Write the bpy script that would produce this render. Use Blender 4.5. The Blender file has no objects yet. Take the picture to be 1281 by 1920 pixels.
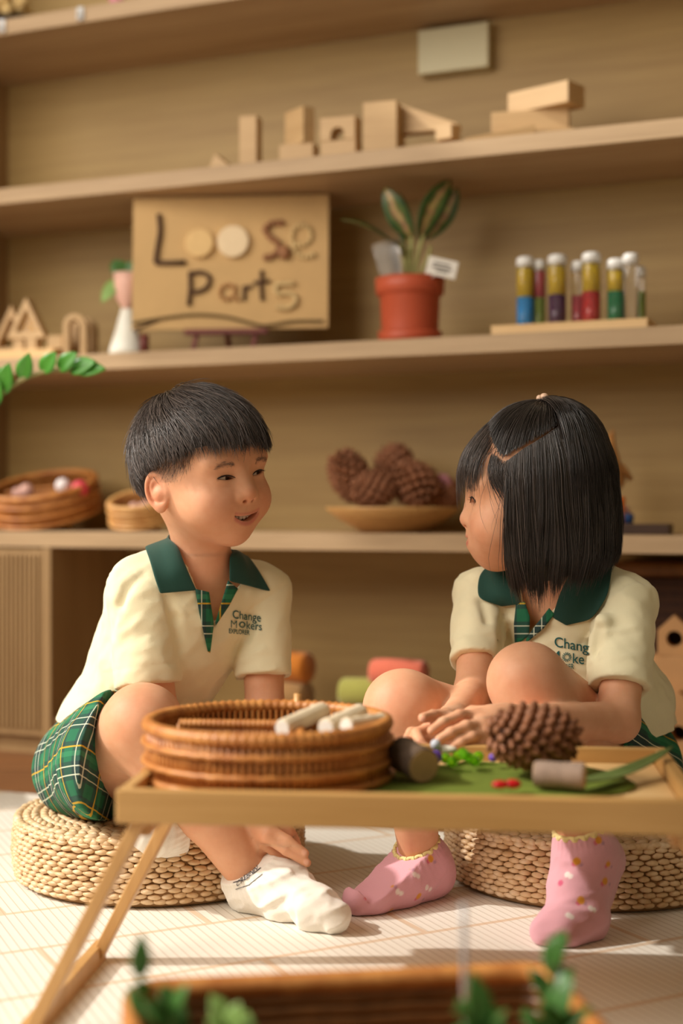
import bpy, bmesh, math, random
import numpy as np
from mathutils import Vector, Matrix

PI = math.pi
SC = bpy.context.scene
COL = SC.collection
rnd = random.Random(7)
nrs = np.random.RandomState(11)

# ------------------------------------------------------------------ camera, sky, sun, lamps, exposure
F_PX, CAM_H = 2667.0, 0.47
cam_d = bpy.data.cameras.new('camera')
cam = bpy.data.objects.new('camera', cam_d); COL.objects.link(cam)
cam.location = (0, 0, CAM_H); cam.rotation_euler = (PI/2, 0, 0)
cam_d.sensor_fit = 'VERTICAL'; cam_d.sensor_height = 36.0; cam_d.sensor_width = 24.0
cam_d.lens = 36.0*F_PX/1920.0
cam_d.clip_start = 0.05
cam_d.dof.use_dof = True; cam_d.dof.focus_distance = 1.70; cam_d.dof.aperture_fstop = 2.1
SC.camera = cam

world = bpy.data.worlds.new('world'); SC.world = world; world.use_nodes = True
wn = world.node_tree.nodes['Background']
wn.inputs['Color'].default_value = (1.0, 0.79, 0.48, 1); wn.inputs['Strength'].default_value = 0.15

sun_d = bpy.data.lights.new('sun', 'SUN'); sun = bpy.data.objects.new('sun', sun_d); COL.objects.link(sun)
SUN_DIR = Vector((-0.76, -0.06, 0.62)).normalized()
sun.rotation_euler = SUN_DIR.to_track_quat('Z', 'Y').to_euler(); sun.location = SUN_DIR*5
sun_d.energy = 3.0; sun_d.angle = math.radians(1.4); sun_d.color = (1.0, 0.95, 0.87)

def area_light(name, loc, target, size, size_y, watts, col):
    d = bpy.data.lights.new(name, 'AREA'); o = bpy.data.objects.new(name, d); COL.objects.link(o)
    d.shape = 'RECTANGLE'; d.size = size; d.size_y = size_y; d.energy = watts; d.color = col
    o.location = loc
    o.rotation_euler = (Vector(loc)-Vector(target)).to_track_quat('Z', 'Y').to_euler()
    return o
area_light('window_daylight', (-1.75, 1.00, 1.75), (0.35, 2.7, 0.62), 2.4, 1.6, 66, (1.0, 0.92, 0.82))
area_light('overhead_fill', (0.9, -0.9, 2.4), (0.0, 2.0, 0.5), 2.4, 2.4, 3, (1.0, 0.83, 0.60))  # added fill from above and behind the camera, no known source there

vs = SC.view_settings
vs.view_transform = 'Standard'; vs.look = 'None'; vs.gamma = 1.0; vs.use_curve_mapping = False; vs.exposure = 0.0

# ------------------------------------------------------------------ small helpers
def P(px, py, Y):
    """real point that lies at depth Y and shows at photo pixel (px, py)"""
    return np.array(((px-640.5)*Y/F_PX, Y, CAM_H-(py-960.0)*Y/F_PX))

def unit(v):
    v = np.asarray(v, float); return v/np.linalg.norm(v)

def lin(r, g, b):
    f = lambda c: (c/255.0/12.92) if c <= 10 else ((c/255.0+0.055)/1.055)**2.4
    return (f(r), f(g), f(b))

class NT:
    def __init__(self, name):
        self.m = bpy.data.materials.new(name); self.m.use_nodes = True
        self.t = self.m.node_tree; self.b = self.t.nodes['Principled BSDF']
    def n(self, typ, **kw):
        nd = self.t.nodes.new(typ)
        for k, v in kw.items():
            if k.startswith('i_'):
                key = k[2:]
                key = int(key) if key.isdigit() else key.replace('_', ' ')
                nd.inputs[key].default_value = v
            else: setattr(nd, k, v)
        return nd
    def l(self, a, b): self.t.links.new(a, b)
    def math(self, op, a, b=None, c=None):
        nd = self.t.nodes.new('ShaderNodeMath'); nd.operation = op
        for i, v in enumerate((a, b, c)):
            if v is None: continue
            if isinstance(v, (int, float)): nd.inputs[i].default_value = v
            else: self.l(v, nd.inputs[i])
        return nd.outputs[0]
    def mix(self, fac, a, b, blend='MIX'):
        nd = self.t.nodes.new('ShaderNodeMix'); nd.data_type = 'RGBA'; nd.blend_type = blend
        for s, v in ((nd.inputs[0], fac), (nd.inputs[6], a), (nd.inputs[7], b)):
            if isinstance(v, (int, float)): s.default_value = v
            elif isinstance(v, tuple): s.default_value = (*v[:3], 1)
            else: self.l(v, s)
        return nd.outputs[2]
    def coords(self, kind='Object', scale=(1, 1, 1), rot=(0, 0, 0), loc=(0, 0, 0)):
        tc = self.t.nodes.new('ShaderNodeTexCoord'); mp = self.t.nodes.new('ShaderNodeMapping')
        mp.inputs['Scale'].default_value = scale; mp.inputs['Rotation'].default_value = rot; mp.inputs['Location'].default_value = loc
        self.l(tc.outputs[kind], mp.inputs[0]); return mp.outputs[0]
    def noise(self, vec, scale, detail=3, rough=0.55):
        nd = self.n('ShaderNodeTexNoise', i_Scale=scale, i_Detail=detail, i_Roughness=rough)
        if vec is not None: self.l(vec, nd.inputs['Vector'])
        return nd.outputs['Fac']
    def ramp(self, fac, stops):
        nd = self.t.nodes.new('ShaderNodeValToRGB'); cr = nd.color_ramp
        while len(cr.elements) < len(stops): cr.elements.new(0.5)
        for e, (p, c) in zip(cr.elements, stops): e.position = p; e.color = (*c[:3], 1)
        self.l(fac, nd.inputs[0]); return nd.outputs[0]
    def bump(self, h, strength=0.3, dist=0.002):
        nd = self.n('ShaderNodeBump', i_Strength=strength, i_Distance=dist); self.l(h, nd.inputs['Height'])
        self.l(nd.outputs[0], self.b.inputs['Normal'])
    def base(self, c):
        if isinstance(c, tuple): self.b.inputs['Base Color'].default_value = (*c[:3], 1)
        else: self.l(c, self.b.inputs['Base Color'])
        return self
    def rough(self, r): self.b.inputs['Roughness'].default_value = r; return self

def m_plain(name, c, rough=0.6, var=0.12, scale=40, bump=0.0, spec=0.4, sheen=0):
    t = NT(name); v = t.coords()
    nz = t.noise(v, scale)
    a = tuple(x*(1-var) for x in c); b = tuple(min(1, x*(1+var)) for x in c)
    t.base(t.ramp(nz, [(0.3, a), (0.7, b)])).rough(rough)
    t.b.inputs['Specular IOR Level'].default_value = spec
    if sheen: t.b.inputs['Sheen Weight'].default_value = sheen
    if bump: t.bump(t.noise(v, scale*6, 2), bump, 0.001)
    return t.m

def m_wood(name, c1, c2, rough=0.5, axis='X', scale=1.0, fine=1.0):
    t = NT(name)
    st = {'X': (1.2, 22, 22), 'Y': (22, 1.2, 22), 'Z': (22, 22, 1.2)}[axis]
    v = t.coords(scale=tuple(s*scale for s in st))
    n1 = t.noise(v, 1.0, 5, 0.6)
    n2 = t.noise(v, 5.0*fine, 3, 0.6)
    f = t.math('ADD', t.math('MULTIPLY', n1, 0.65), t.math('MULTIPLY', n2, 0.35))
    mid = tuple((a+b)/2 for a, b in zip(c1, c2))
    t.base(t.ramp(f, [(0.32, c1), (0.5, mid), (0.68, c2)])).rough(rough)
    t.bump(f, 0.12, 0.001)
    return t.m

def new_obj(name, me, mat=None, parent=None, loc=None):
    o = bpy.data.objects.new(name, me); COL.objects.link(o)
    if mat is not None and me is not None and len(me.materials) == 0: me.materials.append(mat)
    if parent is not None:
        o.parent = parent
    if loc is not None: o.location = loc
    return o

def mesh_np(name, V, Fq, smooth=True):
    """V (n,3); Fq array (m,3|4) or list of lists"""
    me = bpy.data.meshes.new(name)
    V = np.asarray(V, np.float32)
    if isinstance(Fq, np.ndarray):
        m, k = Fq.shape
        me.vertices.add(len(V)); me.vertices.foreach_set('co', V.ravel())
        me.loops.add(m*k); me.loops.foreach_set('vertex_index', Fq.astype(np.int32).ravel())
        me.polygons.add(m); me.polygons.foreach_set('loop_start', np.arange(0, m*k, k, dtype=np.int32))
        me.update(calc_edges=True); me.validate()
    else:
        me.from_pydata([tuple(map(float, v)) for v in V], [], [tuple(int(i) for i in f) for f in Fq]); me.update()
    if smooth and len(me.polygons):
        me.polygons.foreach_set('use_smooth', np.ones(len(me.polygons), bool))
    return me

class MB:
    """collects shapes into one mesh"""
    def __init__(self): self.V = []; self.F = []; self.n = 0
    def add(self, V, F):
        V = np.asarray(V, float)
        self.V.append(V); self.F += [tuple(i+self.n for i in f) for f in F]; self.n += len(V); return self
    def box(self, c, s, R=None, taper=1.0):
        hx, hy, hz = (x/2 for x in s)
        v = np.array([(sx*hx*(taper if sz > 0 else 1), sy*hy*(taper if sz > 0 else 1), sz*hz) for sz in (-1, 1) for sy in (-1, 1) for sx in (-1, 1)])
        if R is not None: v = v @ np.asarray(R).T
        return self.add(v+np.asarray(c), [(0, 2, 3, 1), (4, 5, 7, 6), (0, 1, 5, 4), (2, 6, 7, 3), (0, 4, 6, 2), (1, 3, 7, 5)])
    def tube(self, pts, r, seg=8, caps=True, closed=False, flat=None):
        pts = np.asarray(pts, float); n = len(pts)
        rr = np.broadcast_to(np.asarray(r, float), (n,))
        T = np.gradient(pts, axis=0) if not closed else (np.roll(pts, -1, 0)-np.roll(pts, 1, 0))
        T /= np.linalg.norm(T, axis=1)[:, None]+1e-12
        ref = np.array((0, 0, 1.0)) if abs(T[0][2]) < 0.9 else np.array((1.0, 0, 0))
        N = np.cross(T[0], ref); N /= np.linalg.norm(N)
        V = []
        for i in range(n):
            N = N-T[i]*N.dot(T[i]); N /= np.linalg.norm(N)+1e-12; B = np.cross(T[i], N)
            for j in range(seg):
                a = 2*PI*j/seg
                V.append(pts[i]+rr[i]*(math.cos(a)*N+math.sin(a)*(B if flat is None else B*flat)))
        F = []
        for i in range(n-1 if not closed else n):
            for j in range(seg):
                a, b = i*seg+j, i*seg+(j+1) % seg
                c, d = ((i+1) % n)*seg+(j+1) % seg, ((i+1) % n)*seg+j
                F.append((a, b, c, d))
        if caps and not closed:
            F.append(tuple(range(seg-1, -1, -1))); F.append(tuple((n-1)*seg+j for j in range(seg)))
        return self.add(V, F)
    def lathe(self, prof, seg=24, c=(0, 0, 0), sy=1.0, caps=(True, True)):
        V = []; m = len(prof)
        for (r, z) in prof:
            for j in range(seg):
                a = 2*PI*j/seg; V.append((c[0]+r*math.cos(a), c[1]+sy*r*math.sin(a), c[2]+z))
        F = [(i*seg+j, i*seg+(j+1) % seg, (i+1)*seg+(j+1) % seg, (i+1)*seg+j) for i in range(m-1) for j in range(seg)]
        if caps[0]: F.append(tuple(range(seg-1, -1, -1)))
        if caps[1]: F.append(tuple((m-1)*seg+j for j in range(seg)))
        return self.add(V, F)
    def ball(self, c, r, seg=12, rings=8, R=None):
        r = np.broadcast_to(np.asarray(r, float), (3,))
        V = [(0, 0, -1)]
        for i in range(1, rings):
            ph = -PI/2+PI*i/rings
            for j in range(seg):
                a = 2*PI*j/seg; V.append((math.cos(ph)*math.cos(a), math.cos(ph)*math.sin(a), math.sin(ph)))
        V.append((0, 0, 1)); V = np.array(V)*r
        if R is not None: V = V @ np.asarray(R).T
        F = [(0, 1+(j+1) % seg, 1+j) for j in range(seg)]
        for i in range(rings-2):
            for j in range(seg):
                a = 1+i*seg+j; b = 1+i*seg+(j+1) % seg
                F.append((a, b, b+seg, a+seg))
        top = 1+(rings-1)*seg; s = 1+(rings-2)*seg
        F += [(s+j, s+(j+1) % seg, top) for j in range(seg)]
        return self.add(V+np.asarray(c), F)
    def prism(self, poly, y0, y1):
        """polygon in local XZ, extruded along Y"""
        n = len(poly)
        V = [(x, y0, z) for x, z in poly]+[(x, y1, z) for x, z in poly]
        F = [tuple(range(n)), tuple(range(2*n-1, n-1, -1))]
        F += [(i, i+n, (i+1) % n+n, (i+1) % n) for i in range(n)]
        return self.add(V, F)
    def xf(self, M):
        M = np.asarray(M)
        self.V = [v @ M[:3, :3].T+M[:3, 3] for v in self.V]; return self
    def build(self, name, mat, parent=None, loc=None, smooth=False, bevel=0.0, seg=2, sub=0):
        V = np.concatenate(self.V)
        me = mesh_np(name, V, self.F, smooth)
        o = new_obj(name, me, mat, parent, loc)
        if bevel:
            md = o.modifiers.new('bevel', 'BEVEL'); md.width = bevel; md.segments = seg; md.limit_method = 'ANGLE'
            me.polygons.foreach_set('use_smooth', np.ones(len(me.polygons), bool))
            md.harden_normals = True
        if sub:
            md = o.modifiers.new('sub', 'SUBSURF'); md.levels = sub; md.render_levels = sub
        return o

def empty(name, loc, label, cat, group=None, rz=0.0, rot=None):
    o = bpy.data.objects.new(name, None); COL.objects.link(o); o.location = tuple(map(float, loc))
    o.rotation_euler = rot if rot is not None else (0, 0, rz); o.empty_display_size = 0.02
    return tag(o, label, cat, group)

def tag(o, label, cat, group=None):
    o['label'] = label; o['category'] = cat
    if group: o['group'] = group
    return o

def struct(o): o['kind'] = 'structure'; return o
def stuff(o): o['kind'] = 'stuff'; return o

def copy_thing(o, loc, label, group=None, rot=None, name=None):
    c = o.copy(); COL.objects.link(c); c.location = tuple(map(float, loc)); c['label'] = label
    if group: c['group'] = group
    if rot is not None: c.rotation_euler = rot
    for ch in o.children:
        d = ch.copy(); COL.objects.link(d); d.parent = c
        for g in ch.children:
            e = g.copy(); COL.objects.link(e); e.parent = d
    return c

def rotz(a): c, s = math.cos(a), math.sin(a); return np.array(((c, -s, 0), (s, c, 0), (0, 0, 1.0)))
def rotx(a): c, s = math.cos(a), math.sin(a); return np.array(((1.0, 0, 0), (0, c, -s), (0, s, c)))
def roty(a): c, s = math.cos(a), math.sin(a); return np.array(((c, 0, s), (0, 1.0, 0), (-s, 0, c)))
def axis_frame(d, up=(0, 0, 1)):
    """columns: x = d, y, z"""
    x = unit(d); y = np.cross(up, x)
    if np.linalg.norm(y) < 1e-5: y = np.cross((1, 0, 0) if abs(x[0]) < .9 else (0, 1, 0), x)
    y = unit(y); return np.stack((x, y, np.cross(x, y)), 1)

def vnoise(Pn, seed=0):
    """value noise in numpy, -1..1"""
    Pn = np.asarray(Pn); i = np.floor(Pn).astype(np.int64); f = Pn-i; f = f*f*(3-2*f)
    def h(a, b, c):
        n = (a*374761393+b*668265263+c*1274126177+seed*144665) & 0x7fffffff
        n = ((n ^ (n >> 13))*1274126177) & 0x7fffffff
        return ((n ^ (n >> 16)) & 0xffff)/32767.5-1
    r = 0
    for dx in (0, 1):
        for dy in (0, 1):
            for dz in (0, 1):
                w = (f[:, 0] if dx else 1-f[:, 0])*(f[:, 1] if dy else 1-f[:, 1])*(f[:, 2] if dz else 1-f[:, 2])
                r = r+w*h(i[:, 0]+dx, i[:, 1]+dy, i[:, 2]+dz)
    return r

# ------------------------------------------------------------------ distance-field modelling for bodies and clothes
def smin(a, b, k):
    if k <= 0: return np.minimum(a, b)
    h = np.maximum(k-np.abs(a-b), 0)/k
    return np.minimum(a, b)-h*h*k*0.25
def smax(a, b, k): return -smin(-a, -b, k)
def f_cone(p, a, b, ra, rb):
    a = np.asarray(a); ba = np.asarray(b)-a
    pa = p-a; t = np.clip((pa @ ba)/(ba @ ba), 0, 1)
    return np.linalg.norm(pa-t[:, None]*ba, axis=1)-(ra+(rb-ra)*t)
def f_ell(p, c, r, R=None):
    q = p-np.asarray(c)
    if R is not None: q = q @ R
    r = np.asarray(r); k0 = np.linalg.norm(q/r, axis=1); k1 = np.linalg.norm(q/(r*r), axis=1)+1e-9
    return k0*(k0-1)/k1

class SDF:
    def __init__(self): self.ops = []
    def cone(self, a, b, ra, rb, k=0.0, op='u'):
        a = np.asarray(a, float); b = np.asarray(b, float)
        self.ops.append((op, lambda p: f_cone(p, a, b, ra, rb), (a+b)/2, np.linalg.norm(a-b)/2+max(ra, rb), k)); return self
    def chain(self, pts, rs, k=0.0, kk=0.01):
        g = SDF()
        for i in range(len(pts)-1): g.cone(pts[i], pts[i+1], rs[i], rs[i+1], kk if i else 0)
        return self.group(g, k)
    def ell(self, c, r, R=None, k=0.0, op='u'):
        self.ops.append((op, lambda p: f_ell(p, c, r, R), np.asarray(c, float), max(r), k)); return self
    def group(self, g, k=0.0, op='u'):
        lo, hi = g.bounds(); c = (lo+hi)/2
        self.ops.append((op, g.ev, c, np.linalg.norm(hi-lo)/2, k)); return self
    def func(self, f, c, rad, k=0.0, op='u'):
        self.ops.append((op, f, np.asarray(c, float), rad, k)); return self
    def bounds(self):
        lo = np.full(3, 1e9); hi = -lo
        for op, f, c, r, k in self.ops:
            if op == 'u': lo = np.minimum(lo, c-r); hi = np.maximum(hi, c+r)
        return lo, hi
    def ev(self, p):
        d = np.full(len(p), 0.5)
        for op, f, c, r, k in self.ops:
            m = r+k+0.05
            idx = np.nonzero(((p-c)**2).sum(1) < m*m)[0]
            if len(idx) == 0: continue
            v = f(p[idx])
            if op == 'u': d[idx] = smin(d[idx], v, k)
            elif op == 's': d[idx] = smax(d[idx], -v, k)
            elif op == 'd': d[idx] = d[idx]+v          # displacement
        return d
    def grad(self, p, e=0.001):
        g = np.stack([self.ev(p+np.eye(3)[i]*e)-self.ev(p-np.eye(3)[i]*e) for i in range(3)], 1)
        return g/(np.linalg.norm(g, axis=1)[:, None]+1e-9)
    def push(self, p, target, it=6, only_out=False):
        p = p.copy()
        for _ in range(it):
            d = self.ev(p); s = target-d
            if only_out: s = np.maximum(s, 0)
            p += self.grad(p)*np.clip(s, -0.01, 0.01)[:, None]
        return p
    def trace(self, o, dirs, target=0.0, tmax=3.0, t0=0.0):
        """first points along rays where distance = target"""
        t = np.full(len(dirs), t0, float); o = np.asarray(o, float)
        o = np.broadcast_to(o, dirs.shape)
        for _ in range(160):
            d = self.ev(o+dirs*t[:, None])-target
            t = np.minimum(t+np.clip(d*0.7, -0.01, 0.03), tmax)
        return o+dirs*t[:, None]

def surf(sdf, lo, hi, h):
    """sparse evaluation + surface nets -> V, quads"""
    lo = np.asarray(lo, float); hi = np.asarray(hi, float); B = 8
    nb = np.ceil((hi-lo)/(h*B)).astype(int)+1
    n = nb*B
    cx = [lo[i]+(np.arange(nb[i])*B+(B-1)/2)*h for i in range(3)]
    C = np.stack(np.meshgrid(*cx, indexing='ij'), -1).reshape(-1, 3)
    dc = sdf.ev(C)
    act = np.abs(dc) < B*h*0.87*1.7+0.004
    G = np.repeat(np.repeat(np.repeat(dc.reshape(nb).astype(np.float32), B, 0), B, 1), B, 2)
    ids = np.nonzero(act)[0]
    off = np.stack(np.meshgrid(*[np.arange(B)]*3, indexing='ij'), -1).reshape(-1, 3)
    bi = np.stack(np.unravel_index(ids, nb), 1)*B
    for s in range(0, len(ids), 600):
        I = (bi[s:s+600, None, :]+off[None]).reshape(-1, 3)
        G[I[:, 0], I[:, 1], I[:, 2]] = sdf.ev(lo+I*h)
    S = G < 0
    cnt = np.zeros(n-1, np.int8)
    for a in (0, 1):
        for b in (0, 1):
            for c in (0, 1):
                cnt += S[a:n[0]-1+a, b:n[1]-1+b, c:n[2]-1+c]
    cells = np.argwhere((cnt > 0) & (cnt < 8))
    idx = np.full(n-1, -1, np.int32); idx[cells[:, 0], cells[:, 1], cells[:, 2]] = np.arange(len(cells))
    acc = np.zeros((len(cells), 3)); w = np.zeros(len(cells))
    corners = [(a, b, c) for a in (0, 1) for b in (0, 1) for c in (0, 1)]
    val = {q: G[cells[:, 0]+q[0], cells[:, 1]+q[1], cells[:, 2]+q[2]] for q in corners}
    for q in corners:
        for ax in range(3):
            if q[ax]: continue
            r = list(q); r[ax] = 1; r = tuple(r)
            a, b = val[q], val[r]; m = (a < 0) != (b < 0)
            t = np.where(m, a/np.where(m, a-b, 1), 0)
            pt = np.array(q, float)[None].repeat(len(cells), 0); pt[:, ax] = t
            acc += pt*m[:, None]; w += m
    V = lo+(cells+acc/w[:, None])*h
    Q = []
    for ax in range(3):
        o = [a for a in range(3) if a != ax]
        sl0 = [slice(None)]*3; sl1 = [slice(None)]*3; sl0[ax] = slice(0, -1); sl1[ax] = slice(1, None)
        A = S[tuple(sl0)]; Bm = S[tuple(sl1)]
        e = np.argwhere(A != Bm)
        ok = (e[:, o[0]] > 0) & (e[:, o[1]] > 0) & (e[:, o[0]] < n[o[0]]-1) & (e[:, o[1]] < n[o[1]]-1)
        e = e[ok]; ins = A[e[:, 0], e[:, 1], e[:, 2]]
        def cell(d0, d1):
            c = e.copy(); c[:, o[0]] -= d0; c[:, o[1]] -= d1; return idx[c[:, 0], c[:, 1], c[:, 2]]
        q = np.stack((cell(1, 1), cell(0, 1), cell(0, 0), cell(1, 0)), 1)
        flip = ins if ax != 1 else ~ins
        q[~flip] = q[~flip][:, ::-1]
        Q.append(q)
    return V, np.concatenate(Q)

def relax(V, Q, it=1, lam=0.5):
    n = len(V)
    for _ in range(it):
        s = np.zeros((n, 3)); c = np.zeros(n)
        for a in range(4):
            for b in ((a+1) % 4, (a+3) % 4):
                np.add.at(s, Q[:, a], V[Q[:, b]]); np.add.at(c, Q[:, a], 1)
        V = V*(1-lam)+lam*s/np.maximum(c, 1)[:, None]
    return V

def attr_color(me, name, C):
    a = me.attributes.new(name, 'FLOAT_COLOR', 'POINT')
    C4 = np.ones((len(C), 4), np.float32); C4[:, :3] = C
    a.data.foreach_set('color', C4.ravel())
def attr_vec(me, name, A):
    a = me.attributes.new(name, 'FLOAT_VECTOR', 'POINT'); a.data.foreach_set('vector', np.asarray(A, np.float32).ravel())
def vol_fix(V, Q):
    a, b, c, d = (V[Q[:, i]] for i in range(4))
    v = (np.einsum('ij,ij->i', a, np.cross(b, c))+np.einsum('ij,ij->i', a, np.cross(c, d))).sum()
    return Q if v > 0 else Q[:, ::-1]
# ------------------------------------------------------------------ materials
M_SHELF = m_wood('oak_laminate', lin(160, 130, 94), lin(194, 164, 126), 0.55, 'X', 0.9)
M_SHELFV = m_wood('oak_laminate_upright', lin(140, 108, 68), lin(170, 138, 94), 0.55, 'Z', 0.9)
M_BACK = m_wood('oak_back_panel', lin(148, 116, 64), lin(176, 146, 88), 0.55, 'X', 0.7)
M_FLOOR = m_wood('brown_floor_boards', lin(112, 70, 38), lin(140, 92, 52), 0.45, 'X', 0.8)
M_BLOCK = m_wood('beech_block', lin(188, 152, 106), lin(208, 174, 126), 0.55, 'X', 2.0)
M_PINE = m_wood('pale_pine', lin(214, 172, 112), lin(232, 196, 142), 0.5, 'X', 1.6)
M_TRAY = m_wood('bamboo_tray', lin(180, 136, 76), lin(200, 156, 96), 0.42, 'X', 1.6)
M_LEG = m_wood('bamboo_leg', lin(190, 142, 84), lin(214, 168, 108), 0.42, 'Z', 1.6)
M_WHITEWALL = m_plain('painted_plaster', lin(232, 220, 200), 0.9, 0.03, 3)
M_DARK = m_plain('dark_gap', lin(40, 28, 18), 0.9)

# ------------------------------------------------------------------ floor and the window wall that the sun comes through
b = MB(); b.box((0.2, 2.0, -0.038), (6.0, 7.0, 0.06))
floor = struct(b.build('floor', M_FLOOR))
# floor board joints
b = MB()
for i in range(30): b.box((0.2, -1.45+i*0.24, -0.0078), (6.0, 0.003, 0.0006))
b.build('board_joints', M_DARK, floor)
WX = -2.0
WT = 2.18                                           # head of the window opening
b = MB()
b.box((WX-0.08, 1.0, (WT+2.9)/2), (0.12, 6.4, 2.9-WT))
b.box((WX-0.08, 1.0, 0.2), (0.12, 6.4, 0.4))
b.box((WX-0.08, -1.6, 1.26), (0.12, 1.2, WT-0.4))
b.box((WX-0.08, 3.5, 1.26), (0.12, 1.4, WT-0.4))
struct(b.build('wall_left', M_WHITEWALL))
b = MB()
for y in (-1.0, 0.28, 2.16, 2.8): b.box((WX-0.06, y, 1.26), (0.05, 0.05, WT-0.4))
for z in (0.42, WT-0.02): b.box((WX-0.06, 0.9, z), (0.05, 3.8, 0.05))
struct(b.build('window_1', M_WHITEWALL))

# ------------------------------------------------------------------ play mat
def mat_playmat():
    t = NT('printed_foam_mat')
    v = t.coords(rot=(0, 0, math.radians(-50)))
    br = t.n('ShaderNodeTexBrick', i_Scale=1.0); br.offset = 0.5
    br.inputs['Mortar Size'].default_value = 0.0045; br.inputs['Mortar Smooth'].default_value = 0.3
    br.inputs['Brick Width'].default_value = 0.40; br.inputs['Row Height'].default_value = 0.145
    t.l(v, br.inputs['Vector'])
    w = t.n('ShaderNodeTexWave', i_Scale=30.0, i_Distortion=0.0); w.wave_type = 'BANDS'; w.bands_direction = 'X'
    t.l(t.coords(rot=(0, 0, math.radians(-47))), w.inputs['Vector'])
    ln = t.math('GREATER_THAN', w.outputs['Fac'], 0.95)
    base = t.mix(t.math('MULTIPLY', ln, 0.5), lin(238, 232, 220), lin(168, 150, 124))
    base = t.mix(t.math('MULTIPLY', br.outputs['Fac'], 0.6), base, lin(212, 174, 130))
    t.base(base).rough(0.6)
    t.bump(w.outputs['Fac'], 0.15, 0.0006)
    return t.m
_N = (math.sin(.3927), math.cos(.3927))
b = MB(); b.box((0, 0, -0.0036), (3.2, 2.9, 0.0072))
mat_o = b.build('play_mat', mat_playmat(), bevel=0.002)
mat_o.location = (_N[0]*.545, _N[1]*.545, 0); mat_o.rotation_euler = (0, 0, -.3927)
tag(mat_o, 'large cream foam play mat with thin tan herringbone lines covering the floor', 'play mat')
MZ = 0.0

# ------------------------------------------------------------------ wall of wooden shelves, turned a little (right side nearer)
PHI = 0.3927
U = np.array((math.cos(PHI), -math.sin(PHI), 0)); N = np.array((math.sin(PHI), math.cos(PHI), 0))
C0 = 2.346                                          # distance of the front edges along N
RS = np.stack((U, N, np.array((0, 0, 1.0))), 1)     # local x along the shelf, y into it
SH_D = 0.29
def depth_at(px, into=0.0):
    t = (px-640.5)/F_PX
    return (C0+into)/(t*N[0]+N[1])
def on_shelf(px, into, z):
    """point above pixel column px, 'into' metres behind the front edges"""
    Y = depth_at(px, into); return np.array(((px-640.5)*Y/F_PX, Y, z))
def loc_s(p):
    p = np.asarray(p); return np.array((p @ U, p @ N-C0, p[2]))
XL = loc_s(on_shelf(-145, 0, 0))[0]; XR = 1.55
S1, S2, S3, S4 = 1.446, 1.111, 0.774, 0.432         # top faces
TH = 0.031
shelf = empty('bookshelf', tuple(C0*N), 'wall of pale oak open shelving behind the two children', 'shelving', rz=-PHI)
def sbox(name, x0, x1, y0, y1, z0, z1, m, par=None, bev=0.0015):
    b = MB(); b.box(((x0+x1)/2, (y0+y1)/2, (z0+z1)/2), (x1-x0, y1-y0, z1-z0))
    return b.build(name, m, par or shelf, bevel=bev)
sbox('back_panel', XL-0.02, XR, SH_D, SH_D+0.018, -.0078, 2.0, M_BACK)
sbox('side_panel', XL-0.025, XL, 0, SH_D, -.0078, 2.0, M_SHELFV)
for z in (S1, S2, S3, S4): sbox('shelf_board', XL, XR, 0, SH_D, z-TH, z, M_SHELF)
DECK = 0.068
b = MB(); b.box((-.2, SH_D+.08, 1.4), (5.0, .10, 2.82)); w_ = struct(b.build('wall_back', M_WHITEWALL)); w_.location = tuple(C0*N); w_.rotation_euler = (0, 0, -PHI)
xc = loc_s(on_shelf(95, 0, 0))[0]
sbox('bottom_board', xc+0.001, XR, 0.012, SH_D, DECK-0.025, DECK, M_SHELF)
sbox('plinth', xc+0.001, XR, 0.02, 0.036, -.0078, DECK-0.026, M_SHELF)
# cupboard with a reeded door on the left
sbox('cupboard_side', xc-0.02, xc, 0.0, SH_D, -.0078, S4-TH-0.001, M_SHELFV)
d = sbox('cupboard_door', XL, xc-0.022, 0.004, 0.02, 0.03, S4-TH-0.003, M_SHELFV)
b = MB(); n = 26
for i in range(n):
    x = XL+0.006+(xc-0.022-XL-0.012)*(i+0.5)/n
    b.box((x, 0.002, (0.03+S4-TH)/2), (0.006, 0.006, S4-TH-0.06))
b.build('door_reeds', M_SHELFV, d, bevel=0.001)
sbox('cupboard_plinth', XL, xc-0.02, 0.02, 0.036, -.0078, 0.028, M_SHELFV)
# ------------------------------------------------------------------ straw poufs
def straw_mat():
    t = NT('water_hyacinth_straw')
    v = t.coords()
    n = t.noise(v, 60, 2); f = t.noise(t.coords(scale=(300, 300, 1400)), 1, 2)
    c = t.ramp(n, [(0.25, lin(206, 168, 120)), (0.5, lin(228, 196, 154)), (0.75, lin(240, 216, 184))])
    t.base(t.mix(t.math('MULTIPLY', f, 0.35), c, lin(190, 148, 100))).rough(0.42); t.bump(f, 0.2, 0.0006)
    return t.m
M_STRAW = straw_mat()
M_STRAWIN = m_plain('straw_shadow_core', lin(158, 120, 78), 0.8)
_sb = MB().ball((0, 0, 0), 1.0, 7, 5); SBV, SBF = _sb.V[0], _sb.F
def stitch_mesh(name, cs, Rs, ss):
    V = np.concatenate([(SBV*s) @ R.T+c for c, R, s in zip(cs, Rs, ss)])
    n = len(SBV); F = []
    for i in range(len(cs)): F += [tuple(j+i*n for j in f) for f in SBF]
    return mesh_np(name, V, F)
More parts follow.
